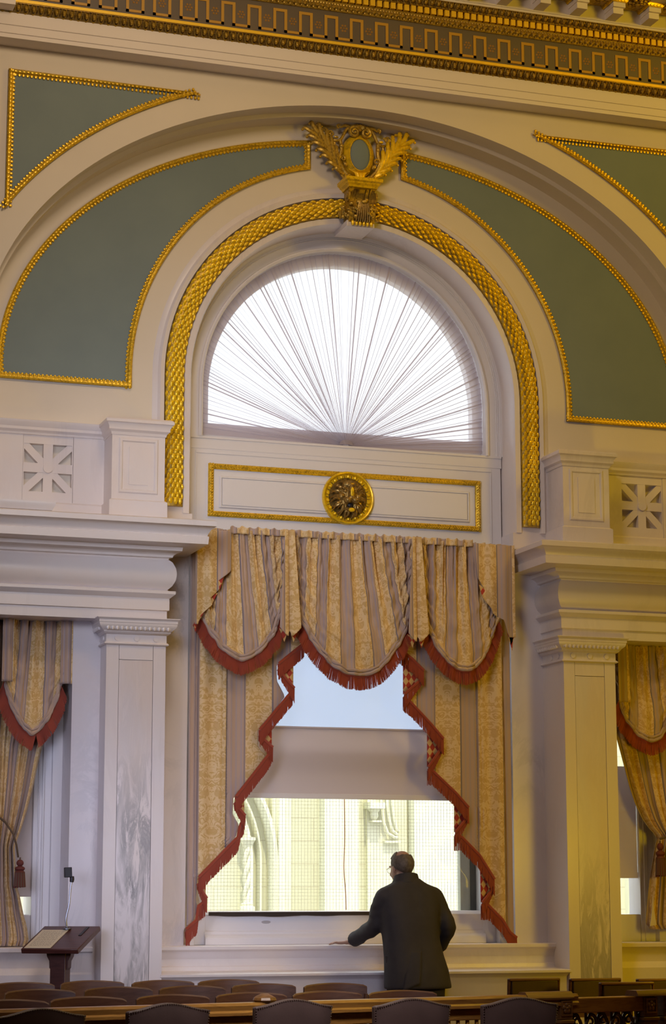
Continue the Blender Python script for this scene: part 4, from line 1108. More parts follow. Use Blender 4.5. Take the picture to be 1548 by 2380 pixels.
rr = random.Random(21)
def court_curtain(side, F, T, Ln, label):
    cu = thing('curtain', label, 'curtain', (side * 1.1, -0.03, 1.075), group='damask curtains of the middle window')
    edge = monot([(x, z) for x, z in F] + [(F[0][0], 3.27)])
    top = lambda z: side * -0.20
    inner = lambda z: (edge(z) if z < 3.265 else lerp(edge(3.265), side * -0.0 + edge(3.265) * 0.6, min(1, (z - 3.265) / 0.5)))
    outer = lambda z: side * 1.272
    def yf(a, x, z):
        d = abs(x)
        y = -0.012 + 0.012 * math.sin(d * 2 * PI / 0.175 + 0.6) + 0.006 * math.sin(d * 41 + 2 * noise.noise((d * 3, z * 0.35, side)))
        for c_, dp in ((1.215, 0.025), (0.985, 0.022), (1.02, 0.018)):
            y += dp * math.exp(-((d - c_ - 0.012 * noise.noise((z * 0.8, c_, side))) / 0.010) ** 2)
        return y + 0.010 * noise.noise((x * 2.5, z * 0.9, 4.0))
    if side < 0: o = sheet('panel', outer, inner, 1.078, 4.02, yf, M['damask'], cu, 90, 130, u0=-1.272)
    else: o = sheet('panel', inner, outer, 1.078, 4.02, yf, M['damask'], cu, 90, 130, u0=1.272)
    atloc(o, cu)
    th, gi = MB(), MB()
    for k, path in enumerate(T):
        fold = (k % 2 == 1); n_ = len(path)
        P = []
        for i, (x, z) in enumerate(path):
            u = i / (n_ - 1)
            P.append((x, z, (-0.058 + 0.022 * (1 - u) if fold else lerp(-0.034, -0.060, u)) - 0.012))
        fringe(th, gi, P, 0.108, rr, shorten=(lambda u: 0.40 + 0.6 * u) if fold else (lambda u: 1.0 if u < 0.8 else 1.0 + 0.15 * (u - 0.8) * 5), gap=0.16)
    atloc(th.build('fringe', M['fringe'], smooth=0), cu)['label'] = 'rust red bullion fringe'
    atloc(gi.build('trim_band', M['fringe']), cu)
    for q in Ln:
        lb = MB()
        a_, b_, c_, d_ = q
        lb.grid(lambda s_, t_: (lerp(lerp(a_[0], b_[0], s_), lerp(d_[0], c_[0], s_), t_), -0.030 + 0.010 * math.sin(s_ * 5) - 0.012 * (1 - s_), lerp(lerp(a_[1], b_[1], s_), lerp(d_[1], c_[1], s_), t_)), 6, 6,
                uvf=lambda s_, t_: (lerp(lerp(a_[0], b_[0], s_), lerp(d_[0], c_[0], s_), t_), lerp(lerp(a_[1], b_[1], s_), lerp(d_[1], c_[1], s_), t_)))
        atloc(lb.build('lining', M['lining'], smooth=80, recalc=False, solid=0.003), cu)['label'] = 'red and gold checked lining showing at the folds'
    return cu
court_curtain(-1, FL, TL, LL, 'striped gold damask curtain with rust red fringe on the left of the middle window')
court_curtain(1, FR, TR, LR, 'striped gold damask curtain with rust red fringe on the right of the middle window')

def swag(name, curve, xa, xb, ztop, y0, bulge, us, parent, uoff=0.0, nu=130, nv=60, seed=0, flen=0.105, anti=1.0):
    C = resample(curve, n=nu); rc = random.Random(int(seed * 10)); nc = int((xb - xa) / 0.062)
    crev = [((i + 0.5 + rc.uniform(-0.3, 0.3)) / nc, rc.uniform(0.012, 0.036), rc.uniform(0.35, 1.0)) for i in range(nc)]
    def fn(a, t):
        c = C[round(a * nu)]; xt = lerp(xa, xb, a); e = t ** 1.15
        x = lerp(xt, c.x, e); z = lerp(ztop + 0.004 * math.sin(a * 70 + seed), c.y, t)
        ln = ztop - c.y; d = (1 - t) * ln; side = min(1, abs(2 * a - 1)) ** 1.6
        u = a * (xb - xa) * us
        y = y0 - bulge * (t ** 1.4) * (1 - 0.35 * t ** 6) * (1 - 0.45 * side)
        y += 0.020 * (1 - 0.55 * t) * math.sin(u * 2 * PI / 0.17 + 1.3 * noise.noise((a * 5, t * 1.2, seed)))
        y += 0.008 * (1 - 0.8 * t) * math.sin(u * 2 * PI / 0.055 + seed)
        y += 0.026 * side * math.sin(2 * PI * d / 0.075 + 5 * a + seed) * math.exp(-d / 0.30)
        y += 0.026 * noise.noise((x * 7 + seed, z * 5, 1.7)) * t
        y += 0.011 * noise.noise((x * 24 + seed, z * 10, 5.1)) * (0.4 + t) + 0.006 * noise.noise((x * 45, z * 30, seed))
        for ak, dk, lk in crev:
            q_ = (a - ak - 0.012 * noise.noise((t * 3, ak * 9, seed))) * (xb - xa) / 0.0075
            if abs(q_) < 3: y += dk * math.exp(-q_ * q_) * max(0.0, 1 - t / lk) ** 0.6
        # diagonal draw folds near the gathered ends
        y += 0.018 * side * math.sin((x * 55 * (1 if a < 0.5 else -1) + z * 34) + seed)
        return (x, y, z)
    b = MB(); b.grid(fn, nu, nv, lambda a, t: (uoff + a * (xb - xa) * us, t * 0.9 + seed))
    s_ = b.build(name, M['damask_swag'], None, smooth=80, recalc=False, solid=0.004)
    atloc(s_, parent)
    h = MB(); pts = []
    for i in range(nu + 1):
        p = fn(i / nu, 1.0); pts.append((p[0], p[1] - 0.006, p[2] + 0.010))
    pts2 = resample(pts, step=0.012)
    h.tube(pts2, [0.014 + 0.006 * noise.noise((q.x * 30, q.z * 30, seed)) for q in pts2], 8, 1.0)
    h.tube([Vector((q.x * 0.985 + 0.015 * (xa + xb) / 2, q.y - 0.004, q.z + 0.026)) for q in pts2], [0.011 + 0.007 * noise.noise((q.x * 25, q.z * 25, seed + 5)) for q in pts2], 8, 1.0)
    hh = h.build('gathered_hem', M['damask_swag'], s_); 
    th, gi = MB(), MB()
    fringe(th, gi, [(p[0], p[2] - 0.012, p[1] + 0.010) for p in pts], flen, rr, step=0.0045, gap=0.14, flare=(xa + xb) / 2)
    f_ = th.build('fringe', M['fringe'], s_, smooth=0); f_['label'] = 'rust red bullion fringe'
    gi.build('trim_band', M['fringe'], s_)
    return s_
val = thing('valance', 'gathered valance of three fringed swags across the top of the middle window', 'valance', (0, -0.05, 3.0))
swag('swag', S1, -1.235, -0.575, 4.085, -0.098, 0.055, 2.05, val, 0.02, seed=1)
swag('swag', S2, -0.545, 0.455, 4.085, -0.104, 0.070, 2.05, val, 0.16, seed=2.4)
swag('swag', S3, 0.465, 1.185, 4.085, -0.098, 0.055, 2.05, val, 0.10, seed=4.1)
def yjab(y0, per, amp, seed):
    return lambda a, x, z: y0 + amp * math.sin(2 * PI * a * per + 0.4 * noise.noise((x * 8, z * 2, seed))) + 0.006 * noise.noise((x * 9, z * 3, seed))
# double tails between the swags
for cx, zt, seed in ((-0.567, 3.30, 1.0), (0.441, 3.295, 2.0)):
    for s in (-1, 1):
        top_x = lambda z, s=s: cx + s * lerp(0.036, 0.082, min(1, (4.09 - z) / 0.72))
        def out_(z, s=s): return top_x(z) if z > zt + 0.055 else lerp(cx + s * 0.012, top_x(z), max(0, (z - zt + 0.012) / 0.067))
        def in_(z, s=s): return cx + s * (-0.001 if z > zt + 0.02 else 0.010)
        lo, hi = (out_, in_) if s < 0 else (in_, out_)
        yf = lambda a, x, z, s=s: -0.190 - 0.012 * abs(x - cx) / 0.07 + (0.022 * math.exp(-(abs(x - cx) / 0.010) ** 2)) - 0.02 * (4.09 - z)
        o = sheet('tail', lo, hi, zt, 4.092, yf, M['damask_swag'], None, 10, 40, u0=cx - 0.335 + 0.19, us=1.0); atloc(o, val)
    for s in (-1, 1):
        b = MB(); b.prism([(cx + s * 0.012, zt + 0.03), (cx + s * 0.075, zt + 0.055), (cx + s * 0.035, zt - 0.045)], -0.176, -0.172); o = b.build('tail_lining', M['lining'], smooth=0); atloc(o, val)
# stepped cascades at both ends
JL = [(-1.01, 4.078), (-1.01, 3.765), (-1.105, 3.687), (-1.097, 3.623), (-1.17, 3.556), (-1.153, 3.508), (-1.242, 3.425), (-1.262, 3.36)]
JR = [(0.915, 4.091), (0.937, 3.80), (1.008, 3.719), (0.98, 3.667), (1.05, 3.57), (1.059, 3.537), (1.15, 3.492), (1.18, 3.40), (1.2, 3.36)]
o = sheet('cascade', lambda z: -1.285, monot(JL), 3.36, 4.06, lambda a, x, z: -0.172 + 0.012 * math.sin(abs(x) * 2 * PI / 0.11 + 1.0) + 0.006 * noise.noise((x * 7, z * 3, 1)), M['damask_swag'], None, 40, 60, u0=-1.36, us=1.2); atloc(o, val)
o = sheet('cascade', monot(JR), lambda z: 1.25, 3.36, 4.07, lambda a, x, z: -0.172 + 0.012 * math.sin(abs(x) * 2 * PI / 0.11 + 1.0) + 0.006 * noise.noise((x * 7, z * 3, 5)), M['damask_swag'], None, 40, 60, u0=0.86, us=1.2); atloc(o, val)
for tri in ([(-1.105, 3.69), (-1.055, 3.74), (-1.095, 3.62)], [(-1.17, 3.558), (-1.11, 3.60), (-1.155, 3.505)], [(-1.25, 3.43), (-1.21, 3.455), (-1.262, 3.36)], [(-1.285, 3.36), (-1.262, 3.40), (-1.275, 3.30)],
            [(1.008, 3.72), (0.955, 3.76), (0.985, 3.66)], [(1.185, 3.40), (1.235, 3.40), (1.225, 3.26)], [(1.18, 3.46), (1.25, 3.38), (1.215, 3.30)]):
    b = MB(); b.prism(tri, -0.162, -0.158); o = b.build('cascade_lining', M['lining'], smooth=0); atloc(o, val)
b = MB()
def hd(a, t):
    x = lerp(-1.005, 0.925, a); z = 4.052 + 0.052 * t
    return (x, -0.118 + 0.010 * math.sin(x * 95) * (0.5 + t) + 0.006 * math.sin(x * 37 + 1), z + t * (0.012 * noise.noise((x * 26, 0, 3)) + 0.006 * math.sin(x * 95 + 0.7)))
b.grid(hd, 420, 4, lambda a, t: (a * 1.93 * 2.05, t * 0.05)); o = b.build('shirred_heading', M['damask_swag'], smooth=80, recalc=False, solid=0.004); atloc(o, val)
b = MB(); b.tube([(-1.27, -0.070, 4.068), (1.24, -0.070, 4.068)], 0.014, 10)
for x in (-1.15, 0.0, 1.12): b.box(x - 0.012, x + 0.012, -0.075, WY + 0.004, 4.058, 4.078)
o = b.build('curtain_pole', M['mahogany']); atloc(o, val)

# side windows
sv = thing('side_valance', 'single fringed swag over the left side window', 'valance', (-2.42, -0.10, 2.5), group=None)
swag('swag', LS, -2.665, -2.175, 3.345, -0.125, 0.06, 1.9, sv, 0.05, 60, 40, 6.0, 0.105)
for xa, xb, zb_ in ((-2.68, -2.60, 2.93), (-2.265, -2.172, 2.925)):
    o = sheet('tail', lambda z, xa=xa: xa, lambda z, xb=xb: xb, zb_ - 0.03, 3.345, lambda a, x, z: -0.195 + 0.012 * math.sin(a * 9) + 0.0 * z, M['damask_swag'], None, 16, 24, u0=xa, us=1.4); atloc(o, sv)
sv2 = thing('side_valance', 'single fringed swag over the right side window', 'valance', (2.35, -0.10, 2.55))
swag('swag', RS, 2.09, 2.62, 3.345, -0.125, 0.06, 1.9, sv2, 0.05, 60, 40, 7.0, 0.105)
o = sheet('tail', lambda z: 2.10, lambda z: interp([(2.93, 2.20), (3.345, 2.19)], z), 2.89, 3.345, lambda a, x, z: -0.195 + 0.012 * math.sin(a * 9), M['damask_swag'], None, 16, 24, u0=2.1, us=1.4); atloc(o, sv2)
EL = [(-2.20, 3.34), (-2.245, 2.80), (-2.252, 2.665), (-2.349, 2.462), (-2.382, 2.31), (-2.407, 2.181), (-2.446, 2.019), (-2.486, 1.88), (-2.521, 1.786), (-2.53, 1.75), (-2.518, 1.62), (-2.508, 1.49), (-2.488, 1.431), (-2.458, 1.3), (-2.431, 1.212), (-2.414, 1.123), (-2.43, 1.076)]
ER = [(2.13, 3.34), (2.14, 2.66), (2.192, 2.454), (2.24, 2.265), (2.288, 2.119), (2.344, 2.004), (2.4, 1.931), (2.446, 1.889), (2.462, 1.85), (2.437, 1.763), (2.402, 1.586), (2.378, 1.388), (2.363, 1.264), (2.361, 1.202), (2.40, 1.172)]
def side_panel(label, lo, hi, z0, seed, outer_left):
    c = thing('side_curtain', label, 'curtain', (lo(2.5), -0.06, z0))
    def yf(a, x, z):
        k = a if outer_left else 1 - a
        squeeze = math.exp(-((z - 1.80) / 0.5) ** 2)
        y = -0.035 + (0.016 + 0.012 * squeeze) * math.sin(a * 2 * PI * 5.3 + 0.8 * noise.noise((a * 2, z, seed))) + 0.007 * math.sin(a * 71 + z * 2 + seed)
        return y - 0.03 * squeeze + 0.012 * noise.noise((x * 5, z * 2.2, seed)) - (0.05 * max(0, 1.25 - z) * (noise.noise((x * 14, z * 9, seed)) + 0.4) if outer_left else 0)
    o = sheet('panel', lo, hi, z0, 3.34, yf, M['damask_swag'], None, 80, 110, u0=0.04, us=0.86, fixed=False, v0=seed); atloc(o, c)
    return c
c3 = side_panel('striped damask curtain tied back at the left side window', lambda z: -2.68, monot(EL), 1.078, 2.0, True)
c4 = side_panel('striped damask curtain tied back at the right side window', monot(ER), lambda z: 2.66, 1.166, 5.0, False)
def tieback(c, rope, tas, label):
    b = MB()
    for q in range(2):
        b.tube([Vector(p) + Vector((0, 0, 0.004 * (1 if (i + q) % 2 else -1))) for i, p in enumerate(resample(rope, step=0.008))], 0.007, 6)
    o = b.build('tieback_cord', M['cordage']); atloc(o, c)
    b = MB(); x, y, zt, zb_ = tas; h = zt - zb_
    b.tube([(x, y, zt + 0.02), (x, y, zt)], 0.006, 6)
    b.ell((x, y, zt - 0.10 * h), (0.026, 0.026, 0.10 * h + 0.005), None, 12, 8, mi=1)
    b.lathe([(0.012, -0.20 * h), (0.034, -0.26 * h), (0.036, -0.32 * h), (0.026, -0.38 * h), (0.038, -0.44 * h)], (x, y, zt), 14, mi=1)
    for i in range(26):
        a = 2 * PI * i / 26; r_ = 0.034; b.tube([(x + r_ * 0.9 * math.cos(a), y + r_ * 0.9 * math.sin(a), zt - 0.43 * h), (x + r_ * 1.15 * math.cos(a), y + r_ * 1.15 * math.sin(a), zt - h * (0.97 + 0.03 * math.sin(i * 3)))], 0.0048, 5, mi=i % 2)
    b.tube([(x, y, zt - 0.4 * h), (x, y, zt - 0.98 * h)], 0.032, 10)
    o = b.build('tassel', [M['cordage'], M['tassel_red']]); atloc(o, c)
tieback(c3, [(-2.68, -0.15, 1.97), (-2.624, -0.165, 1.923), (-2.568, -0.165, 1.846), (-2.541, -0.155, 1.768), (-2.525, -0.12, 1.715), (-2.515, -0.09, 1.69)], (-2.502, -0.10, 1.665, 1.475), None)
tieback(c4, [(2.66, -0.14, 1.98), (2.56, -0.165, 1.90), (2.48, -0.165, 1.862), (2.44, -0.15, 1.85)], (2.43, -0.17, 1.815, 1.56), None)

b = MB(); b.prism([(2.392, 1.42), (2.402, 1.30), (2.418, 1.20), (2.362, 1.19), (2.372, 1.24), (2.384, 1.32)], -0.10, -0.094); o = b.build('lining_edge', M['paper']); atloc(o, c4); o['label'] = 'pale turned lining edge'

# roller blind of the middle window
rb = thing('roller_blind', 'white roller blind half drawn down in the middle window', 'blind', (0, 0.12, 2.13))
b = MB(); b.box(-1.085, 1.085, 0.118, 0.121, 2.635, 3.96); atloc(b.build('cloth', M['blind'], smooth=0), rb)['label'] = 'bright daylit upper cloth of the blind'
b = MB(); b.box(-1.085, 1.085, 0.112, 0.116, 2.165, 2.655); b.tube([(-1.085, 0.112, 2.655), (1.085, 0.112, 2.655)], 0.009, 8); atloc(b.build('lower_cloth', M['blind_lower']), rb)['label'] = 'dimmer lower cloth of the blind'
b = MB(); b.box(-1.085, 1.085, 0.106, 0.120, 2.130, 2.168); atloc(b.build('hem_bar', M['paint'], bevel=0.003), rb)
b = MB(); b.tube([(-1.09, 0.12, 3.97), (1.09, 0.12, 3.97)], 0.025, 14); atloc(b.build('roller', M['paint']), rb)
b = MB(); b.tube(smoothpts([(-0.016, 0.175, 2.14), (-0.014, 0.175, 1.85), (-0.020, 0.175, 1.62), (-0.008, 0.175, 1.45), (-0.004, 0.175, 1.318)], 6), 0.0035, 6)
tag(b.build('blind_cord', M['cord_orange']), 'thin orange cord hanging down in the middle window', 'cord')

# gathered sheer in the fanlight
fan = thing('fan_curtain', 'white sheer sunburst curtain gathered in the half-round fanlight', 'curtain', (0, 0.18, 4.835))
ZF = 4.838
def fan_r(th):
    c, s = math.cos(th), math.sin(th)
    r_leg = 1.15 / max(1e-6, abs(c))
    if ZF + r_leg * s < ZC: return r_leg
    d = ZF - ZC
    return -d * s + math.sqrt(max(0, d * d * s * s - d * d + 1.15 ** 2))
rr2 = random.Random(17); th = R(1.2); seq = [(th, 0)]
cent = []
while th < R(178.6):
    g = rr2.choice((R(1.0), R(1.4), R(1.8), R(2.4))) * rr2.uniform(0.8, 1.15)
    th += g
    if th < R(178.6): cent.append((th, g, rr2.choice((0.003, 0.0045, 0.007, 0.012))))
b = MB(); NR = 16
cols = [(R(1.0), None, 0)]
for (c, g, w_) in cent:
    cols += [(c, -1, w_, g), (c, 1, w_, g), (c, -2, w_, g), (c, 2, w_, g)]
cols.append((R(179.0), None, 0))
V = []; U = []; F = []
for ci, cdef in enumerate(cols):
    for j in range(NR + 1):
        q = j / NR; q = 0.02 + 0.98 * q ** 1.2
        if cdef[1] is None: a = cdef[0]; dy = 0
        else:
            c, k, w_, g = cdef
            r_ = fan_r(c) * q; f = min(w_ / (2 * r_), g * 0.42)
            a = c + {-1: -f * 0.2, 1: f, -2: -f, 2: f * 0.2}[k]
            dy = {-1: -0.001, 1: -0.004, -2: -0.008, 2: -0.010}[k] * (0.5 + 0.5 * q) + 0.010
        r_ = fan_r(a) * q
        y = 0.188 + dy + 0.004 * math.sin(a * 37) * q - 0.02 * math.exp(-(r_ / 0.12) ** 2)
        V.append((r_ * math.cos(PI - a) * 1.0, y, ZF + r_ * math.sin(a) * 1.0)); U.append((a, r_))
for ci in range(len(cols) - 1):
    for j in range(NR):
        i0 = ci * (NR + 1) + j; F.append((i0, i0 + 1, i0 + NR + 2, i0 + NR + 1))
b.add(V, F, U); atloc(b.build('sheer', M['sheer'], smooth=0, recalc=False), fan)
b = MB()
for i in range(40):
    a = R(6 + 168 * i / 39); b.tube([(0.055 * math.cos(a), 0.165, ZF + 0.045 * math.sin(a)), (0.0 + 0.02 * math.cos(a), 0.155, ZF + 0.010)], [0.005, 0.003], 5)
atloc(b.build('gathered_knot', M['sheer']), fan)
# ------------------------------------------------------------------ lectern, paper, microphone
LX, LYY, LR = -2.305, -0.59, R(-35)
lt = thing('lectern', 'dark mahogany lectern with slanting top before the left side window', 'lectern', (LX, LYY, 0), LR)
slope = math.atan2(0.145, 0.38)
Tm = Matrix.Translation((0, 0, 1.145)) @ Matrix.Rotation(slope, 4, 'X')
b = MB(); b.box(-0.205, 0.205, -0.205, 0.205, -0.034, 0.0, Tm); b.build('top', M['lectern_wood'], lt, bevel=0.005)
b = MB(); b.box(-0.055, 0.055, -0.045, 0.045, 0.05, 1.09); b.build('post', M['lectern_wood'], lt, bevel=0.004)
for s in (-1, 1):
    b = MB(); b.prism([(s * 0.055, 0.93), (s * 0.066, 0.945), (s * 0.068, 0.99), (s * 0.085, 1.02), (s * 0.10, 1.11), (s * 0.03, 1.11), (s * 0.03, 0.93)], -0.03, 0.03); b.build('bracket', M['lectern_wood'], lt)
b = MB(); b.box(-0.16, 0.16, -0.15, 0.15, 0.0, 0.05); b.build('foot', M['lectern_wood'], lt, bevel=0.01)
b = MB(); b.box(0.115, 0.135, 0.03, 0.18, -0.001, 0.004, Tm); b.build('black_strip', M['black'], lt)['label'] = 'short black strip on the top'
LM = Matrix.Translation((LX, LYY, 0)) @ Matrix.Rotation(LR, 4, 'Z') @ Tm
pp = MB(); pp.box(-0.185, 0.005, -0.195, 0.125, 0.0015, 0.004, LM)
o = tag(pp.build('paper', M['paper'], smooth=0), 'cream printed sheet lying on the slanting lectern top', 'paper')
b = MB(); rr = random.Random(8)
for i in range(15):
    v = 0.095 - i * 0.018; x = -0.165
    while x < -0.02:
        L = rr.uniform(0.008, 0.03); b.box(x, min(x + L, -0.012), v, v + 0.0035, 0.0041, 0.0046, LM); x += L + 0.005
b.build('print_lines', M['ink'], o, smooth=0)
mc_p = LM @ Vector((-0.01, 0.135, 0.004))
mic = thing('microphone', 'black microphone on a chrome gooseneck rising from the lectern', 'microphone', tuple(mc_p))
b = MB(); b.lathe([(0.028, 0), (0.028, 0.006), (0.012, 0.012), (0.010, 0.02)], (0, 0, 0), 18); b.build('flange', M['chrome'], mic)
goose = smoothpts([(0, 0, 0.01), (-0.008, 0, 0.07), (0.012, 0, 0.17), (0.018, 0, 0.26), (0.026, 0, 0.325)], 8)
b = MB(); b.tube(goose, [0.0058 + 0.0006 * (i % 2) for i in range(len(goose))], 8); b.build('gooseneck', M['chrome'], mic)
b = MB(); b.tube([(0.026, 0, 0.315), (0.028, 0, 0.335), (0.026, 0, 0.355)], [0.014, 0.016, 0.016], 12); b.box(-0.006, 0.044, -0.02, 0.02, 0.347, 0.415, Matrix.Translation((0, 0, 0)) @ Matrix.Rotation(R(-3), 4, 'Y')); b.build('head', M['black'], mic, bevel=0.004)

# ------------------------------------------------------------------ wooden chairs by the window
def captain_chair():
    t = thing('wooden_chair', 'x', 'chair', (0, 0, 0))
    def crest(a, r0): th = lerp(R(-58), R(58), a); return (0.255 * math.sin(th), -0.235 + 0.10 - 0.10 * math.cos(th) * 1.0 + (1 - math.cos(th)) * 0.18 * 0 - 0.0)
    b = MB(); k = 20; V = []
    for i in range(k + 1):
        a = i / k; u = 2 * a - 1; x = 0.213 * u; y = -0.235 + 0.050 * u * u
        zt = 0.868 - 0.015 * u * u - (0.008 * max(0, abs(u) - 0.90) / 0.10); zb = 0.735
        for dy, z in ((-0.012, zb), (-0.015, lerp(zb, zt, 0.5)), (-0.012, zt - 0.008), (-0.006, zt), (0.006, zt), (0.012, zt - 0.008), (0.012, zb)):
            V.append((x, y + dy, z))
    F = []
    for i in range(k):
        for j in range(7): F.append((i * 7 + j, i * 7 + (j + 1) % 7, (i + 1) * 7 + (j + 1) % 7, (i + 1) * 7 + j))
    F += [tuple(range(7)), tuple(k * 7 + j for j in range(7))]
    b.add(V, F); b.build('crest_rail', M['mahogany'], t)
    for i in range(5):
        u = (i - 2) / 2 * 0.78; b = MB(); b.tube([(0.20 * u * 0.9, -0.20, 0.45), (0.213 * u, -0.235 + 0.050 * u * u, 0.74)], 0.009, 8); b.build('spindle', M['mahogany'], t)
    for s in (-1, 1):
        b = MB(); b.tube([(s * 0.19, -0.19, 0.0), (s * 0.188, -0.19, 0.45), (s * 0.203, -0.165, 0.80)], [0.015, 0.018, 0.013], 8); b.build('rear_leg', M['mahogany'], t)
        b = MB(); b.tube([(s * 0.205, 0.20, 0.0), (s * 0.195, 0.19, 0.43)], [0.014, 0.019], 8); b.build('front_leg', M['mahogany'], t)
    b = MB(); b.sweep([(-0.20, -0.20), (0.20, -0.20), (0.21, 0.0), (0.205, 0.21), (-0.205, 0.21), (-0.21, 0.0)], [(0.0, 0.435), (0.012, 0.445), (0.0, 0.462)], XY, closed=True, sign=-1)
    b.add([(-0.20, -0.20, 0.462), (0.20, -0.20, 0.462), (0.215, 0.0, 0.458), (0.21, 0.21, 0.462), (-0.21, 0.21, 0.462), (-0.215, 0.0, 0.458)], [(0, 1, 2, 3, 4, 5)]); b.add([(-0.20, -0.20, 0.435), (0.20, -0.20, 0.435), (0.215, 0, 0.435), (0.21, 0.21, 0.435), (-0.21, 0.21, 0.435), (-0.215, 0, 0.435)], [(0, 1, 2, 3, 4, 5)])
    b.build('seat', M['mahogany'], t)
    b = MB(); b.tube([(-0.19, 0.0, 0.2), (0.19, 0.0, 0.2)], 0.01, 8); b.tube([(-0.197, 0.19, 0.2), (-0.19, -0.19, 0.2)], 0.01, 8); b.tube([(0.197, 0.19, 0.2), (0.19, -0.19, 0.2)], 0.01, 8); b.build('stretcher', M['mahogany'], t)
    return t
ch0 = captain_chair(); used = [False]
ordn = ('leftmost', 'second from left', 'third from left', 'fourth from left', 'fifth from left', 'rightmost')
rows = [('row nearest the wall', [(-2.63, -0.93, 3), (-2.14, -0.80, 0), (-1.685, -0.90, 0), (-1.235, -0.91, 0)]),
        ('middle row', [(-2.73, -2.03, 2), (-2.215, -1.86, -2), (-1.74, -1.85, 1), (-1.222, -1.67, 0), (-0.765, -1.75, 1)]),
        ('row just behind the railing', [(-3.15, -3.32, 3), (-2.68, -3.12, -1), (-2.17, -3.02, 2), (-1.68, -2.92, 0), (-1.21, -2.90, 1), (-0.755, -2.93, -2)])]
for rn, spots in rows:
    for i, (x, y, rz) in enumerate(spots):
        c = ch0 if not used[0] else copy_tree(ch0); used[0] = True
        o_ = ordn[i] if i < len(spots) - 1 else 'rightmost'
        # the back stands 0.235 m from the chair's centre; the rows face the railing
        c.location = (x, y - 0.235, 0); c.rotation_euler = (0, 0, R(180 + 0.4 * rz))
        c['label'] = 'curved-back dark wooden chair, %s in the %s' % (o_, rn); c['group'] = 'curved-back wooden chairs'

def square_chair():
    t = thing('square_back_chair', 'x', 'chair')
    b = MB(); b.box(-0.170, 0.170, -0.215, -0.180, 0.70, 0.862, Matrix.Identity(4)); b.build('back_pad', M['leather_brown'], t, bevel=0.008)
    for s in (-1, 1):
        b = MB(); b.tube([(s * 0.178, -0.16, 0), (s * 0.178, -0.16, 0.45), (s * 0.180, -0.198, 0.868)], 0.013, 8); b.build('rear_leg', M['mahogany'], t)
        b = MB(); b.tube([(s * 0.178, 0.20, 0), (s * 0.178, 0.20, 0.43)], 0.016, 8); b.build('front_leg', M['mahogany'], t)
    b = MB(); b.box(-0.185, 0.185, -0.219, -0.176, 0.856, 0.874); b.build('top_rail', M['mahogany'], t, bevel=0.005)
    b = MB(); b.box(-0.17, 0.17, -0.205, -0.185, 0.62, 0.66); b.build('lower_rail', M['mahogany'], t)
    for i in range(4): b = MB(); b.box(-0.10 + 0.06 * i, -0.08 + 0.06 * i, -0.20, -0.19, 0.655, 0.71); b.build('slat', M['mahogany'], t)
    b = MB(); b.box(-0.19, 0.19, -0.17, 0.22, 0.42, 0.47); b.build('seat', M['leather_brown'], t, bevel=0.012)
    return t
sq = square_chair(); first = True
for x, y, rz, lab in ((0.70, -1.63, 0, 'square-backed brown leather chair alone behind the carved post cap'), (1.085, -1.77, 0, 'square-backed brown leather chair partly behind another on the right'),
                      (1.475, -1.98, 0, 'square-backed brown leather chair at the right edge, farther from the viewer'), (0.985, -2.45, -2, 'wooden square-backed chair nearest the railing on the right')):
    c = sq if first else copy_tree(sq); first = False
    c.location = (x, y + 0.20, 0); c.rotation_euler = (0, 0, R(rz)); c['label'] = lab; c['group'] = 'square-backed chairs'

# ------------------------------------------------------------------ railing across the room
RD = R(11.1)
rl = thing('railing', 'long oak railing with carved posts and iron scrolls crossing the room', 'railing', (-1.95, -4.02, 0), RD)
def rx(X): return (X + 1.95) / math.cos(RD)
b = MB(); b.sweep([(-2.4, 0), (rx(0.05), 0)], [(-0.055, 0.800), (-0.055, 0.815), (-0.045, 0.825), (-0.05, 0.85), (-0.04, 0.864), (0.04, 0.864), (0.05, 0.85), (0.045, 0.825), (0.055, 0.815), (0.055, 0.80)], XY, sign=-1)
b.build('handrail', M['oak'], rl)
b = MB(); b.box(-2.4, rx(-0.1), -0.022, 0.022, 0.735, 0.80); b.build('under_rail', M['oak'], rl, bevel=0.004)
b = MB(); b.box(-2.4, rx(0.6), -0.035, 0.035, 0.06, 0.14); b.build('bottom_rail', M['oak'], rl)
k = 0; bal = None
xx = -2.35
while xx < rx(-0.12):
    if bal is None:
        m_b = MB(); m_b.lathe([(0.010, 0.14), (0.014, 0.20), (0.010, 0.26), (0.017, 0.42), (0.010, 0.56), (0.014, 0.64), (0.011, 0.735)], (0, 0, 0), 8)
        bal = m_b.build('baluster', M['oak'], rl); o = bal
    else:
        o = bal.copy(); col.objects.link(o); o.parent = rl
    o.location = (xx, 0, 0); xx += 0.062
def carved_post(x, w_, zt):
    p = MB(); p.box(x - w_ / 2, x + w_ / 2, -0.05, 0.05, 0.0, 0.70); p.box(x - w_ / 2 - 0.008, x + w_ / 2 + 0.008, -0.058, 0.058, 0.70, 0.72); p.box(x - w_ / 2, x + w_ / 2, -0.05, 0.05, 0.72, zt)
    o = p.build('post', M['oak_dark'], rl, bevel=0.004)
    g = MB()
    for zc in (0.785, 0.64):
        for i in range(5):
            a = 2 * PI * i / 5 + PI / 2; g.ell((x + 0.018 * math.cos(a), -0.054, zc + 0.018 * math.sin(a)), (0.013, 0.008, 0.013), None, 6, 5)
        g.ell((x, -0.057, zc), (0.009, 0.009, 0.009), None, 6, 5)
        g.sweep([(x - 0.038, zc - 0.042), (x + 0.038, zc - 0.042), (x + 0.038, zc + 0.042), (x - 0.038, zc + 0.042)], [(0, -0.048), (0, -0.058), (0.008, -0.058), (0.008, -0.048)], XZ, closed=True)
    g.build('carved_rosette', M['oak_dark'], o)
    return o
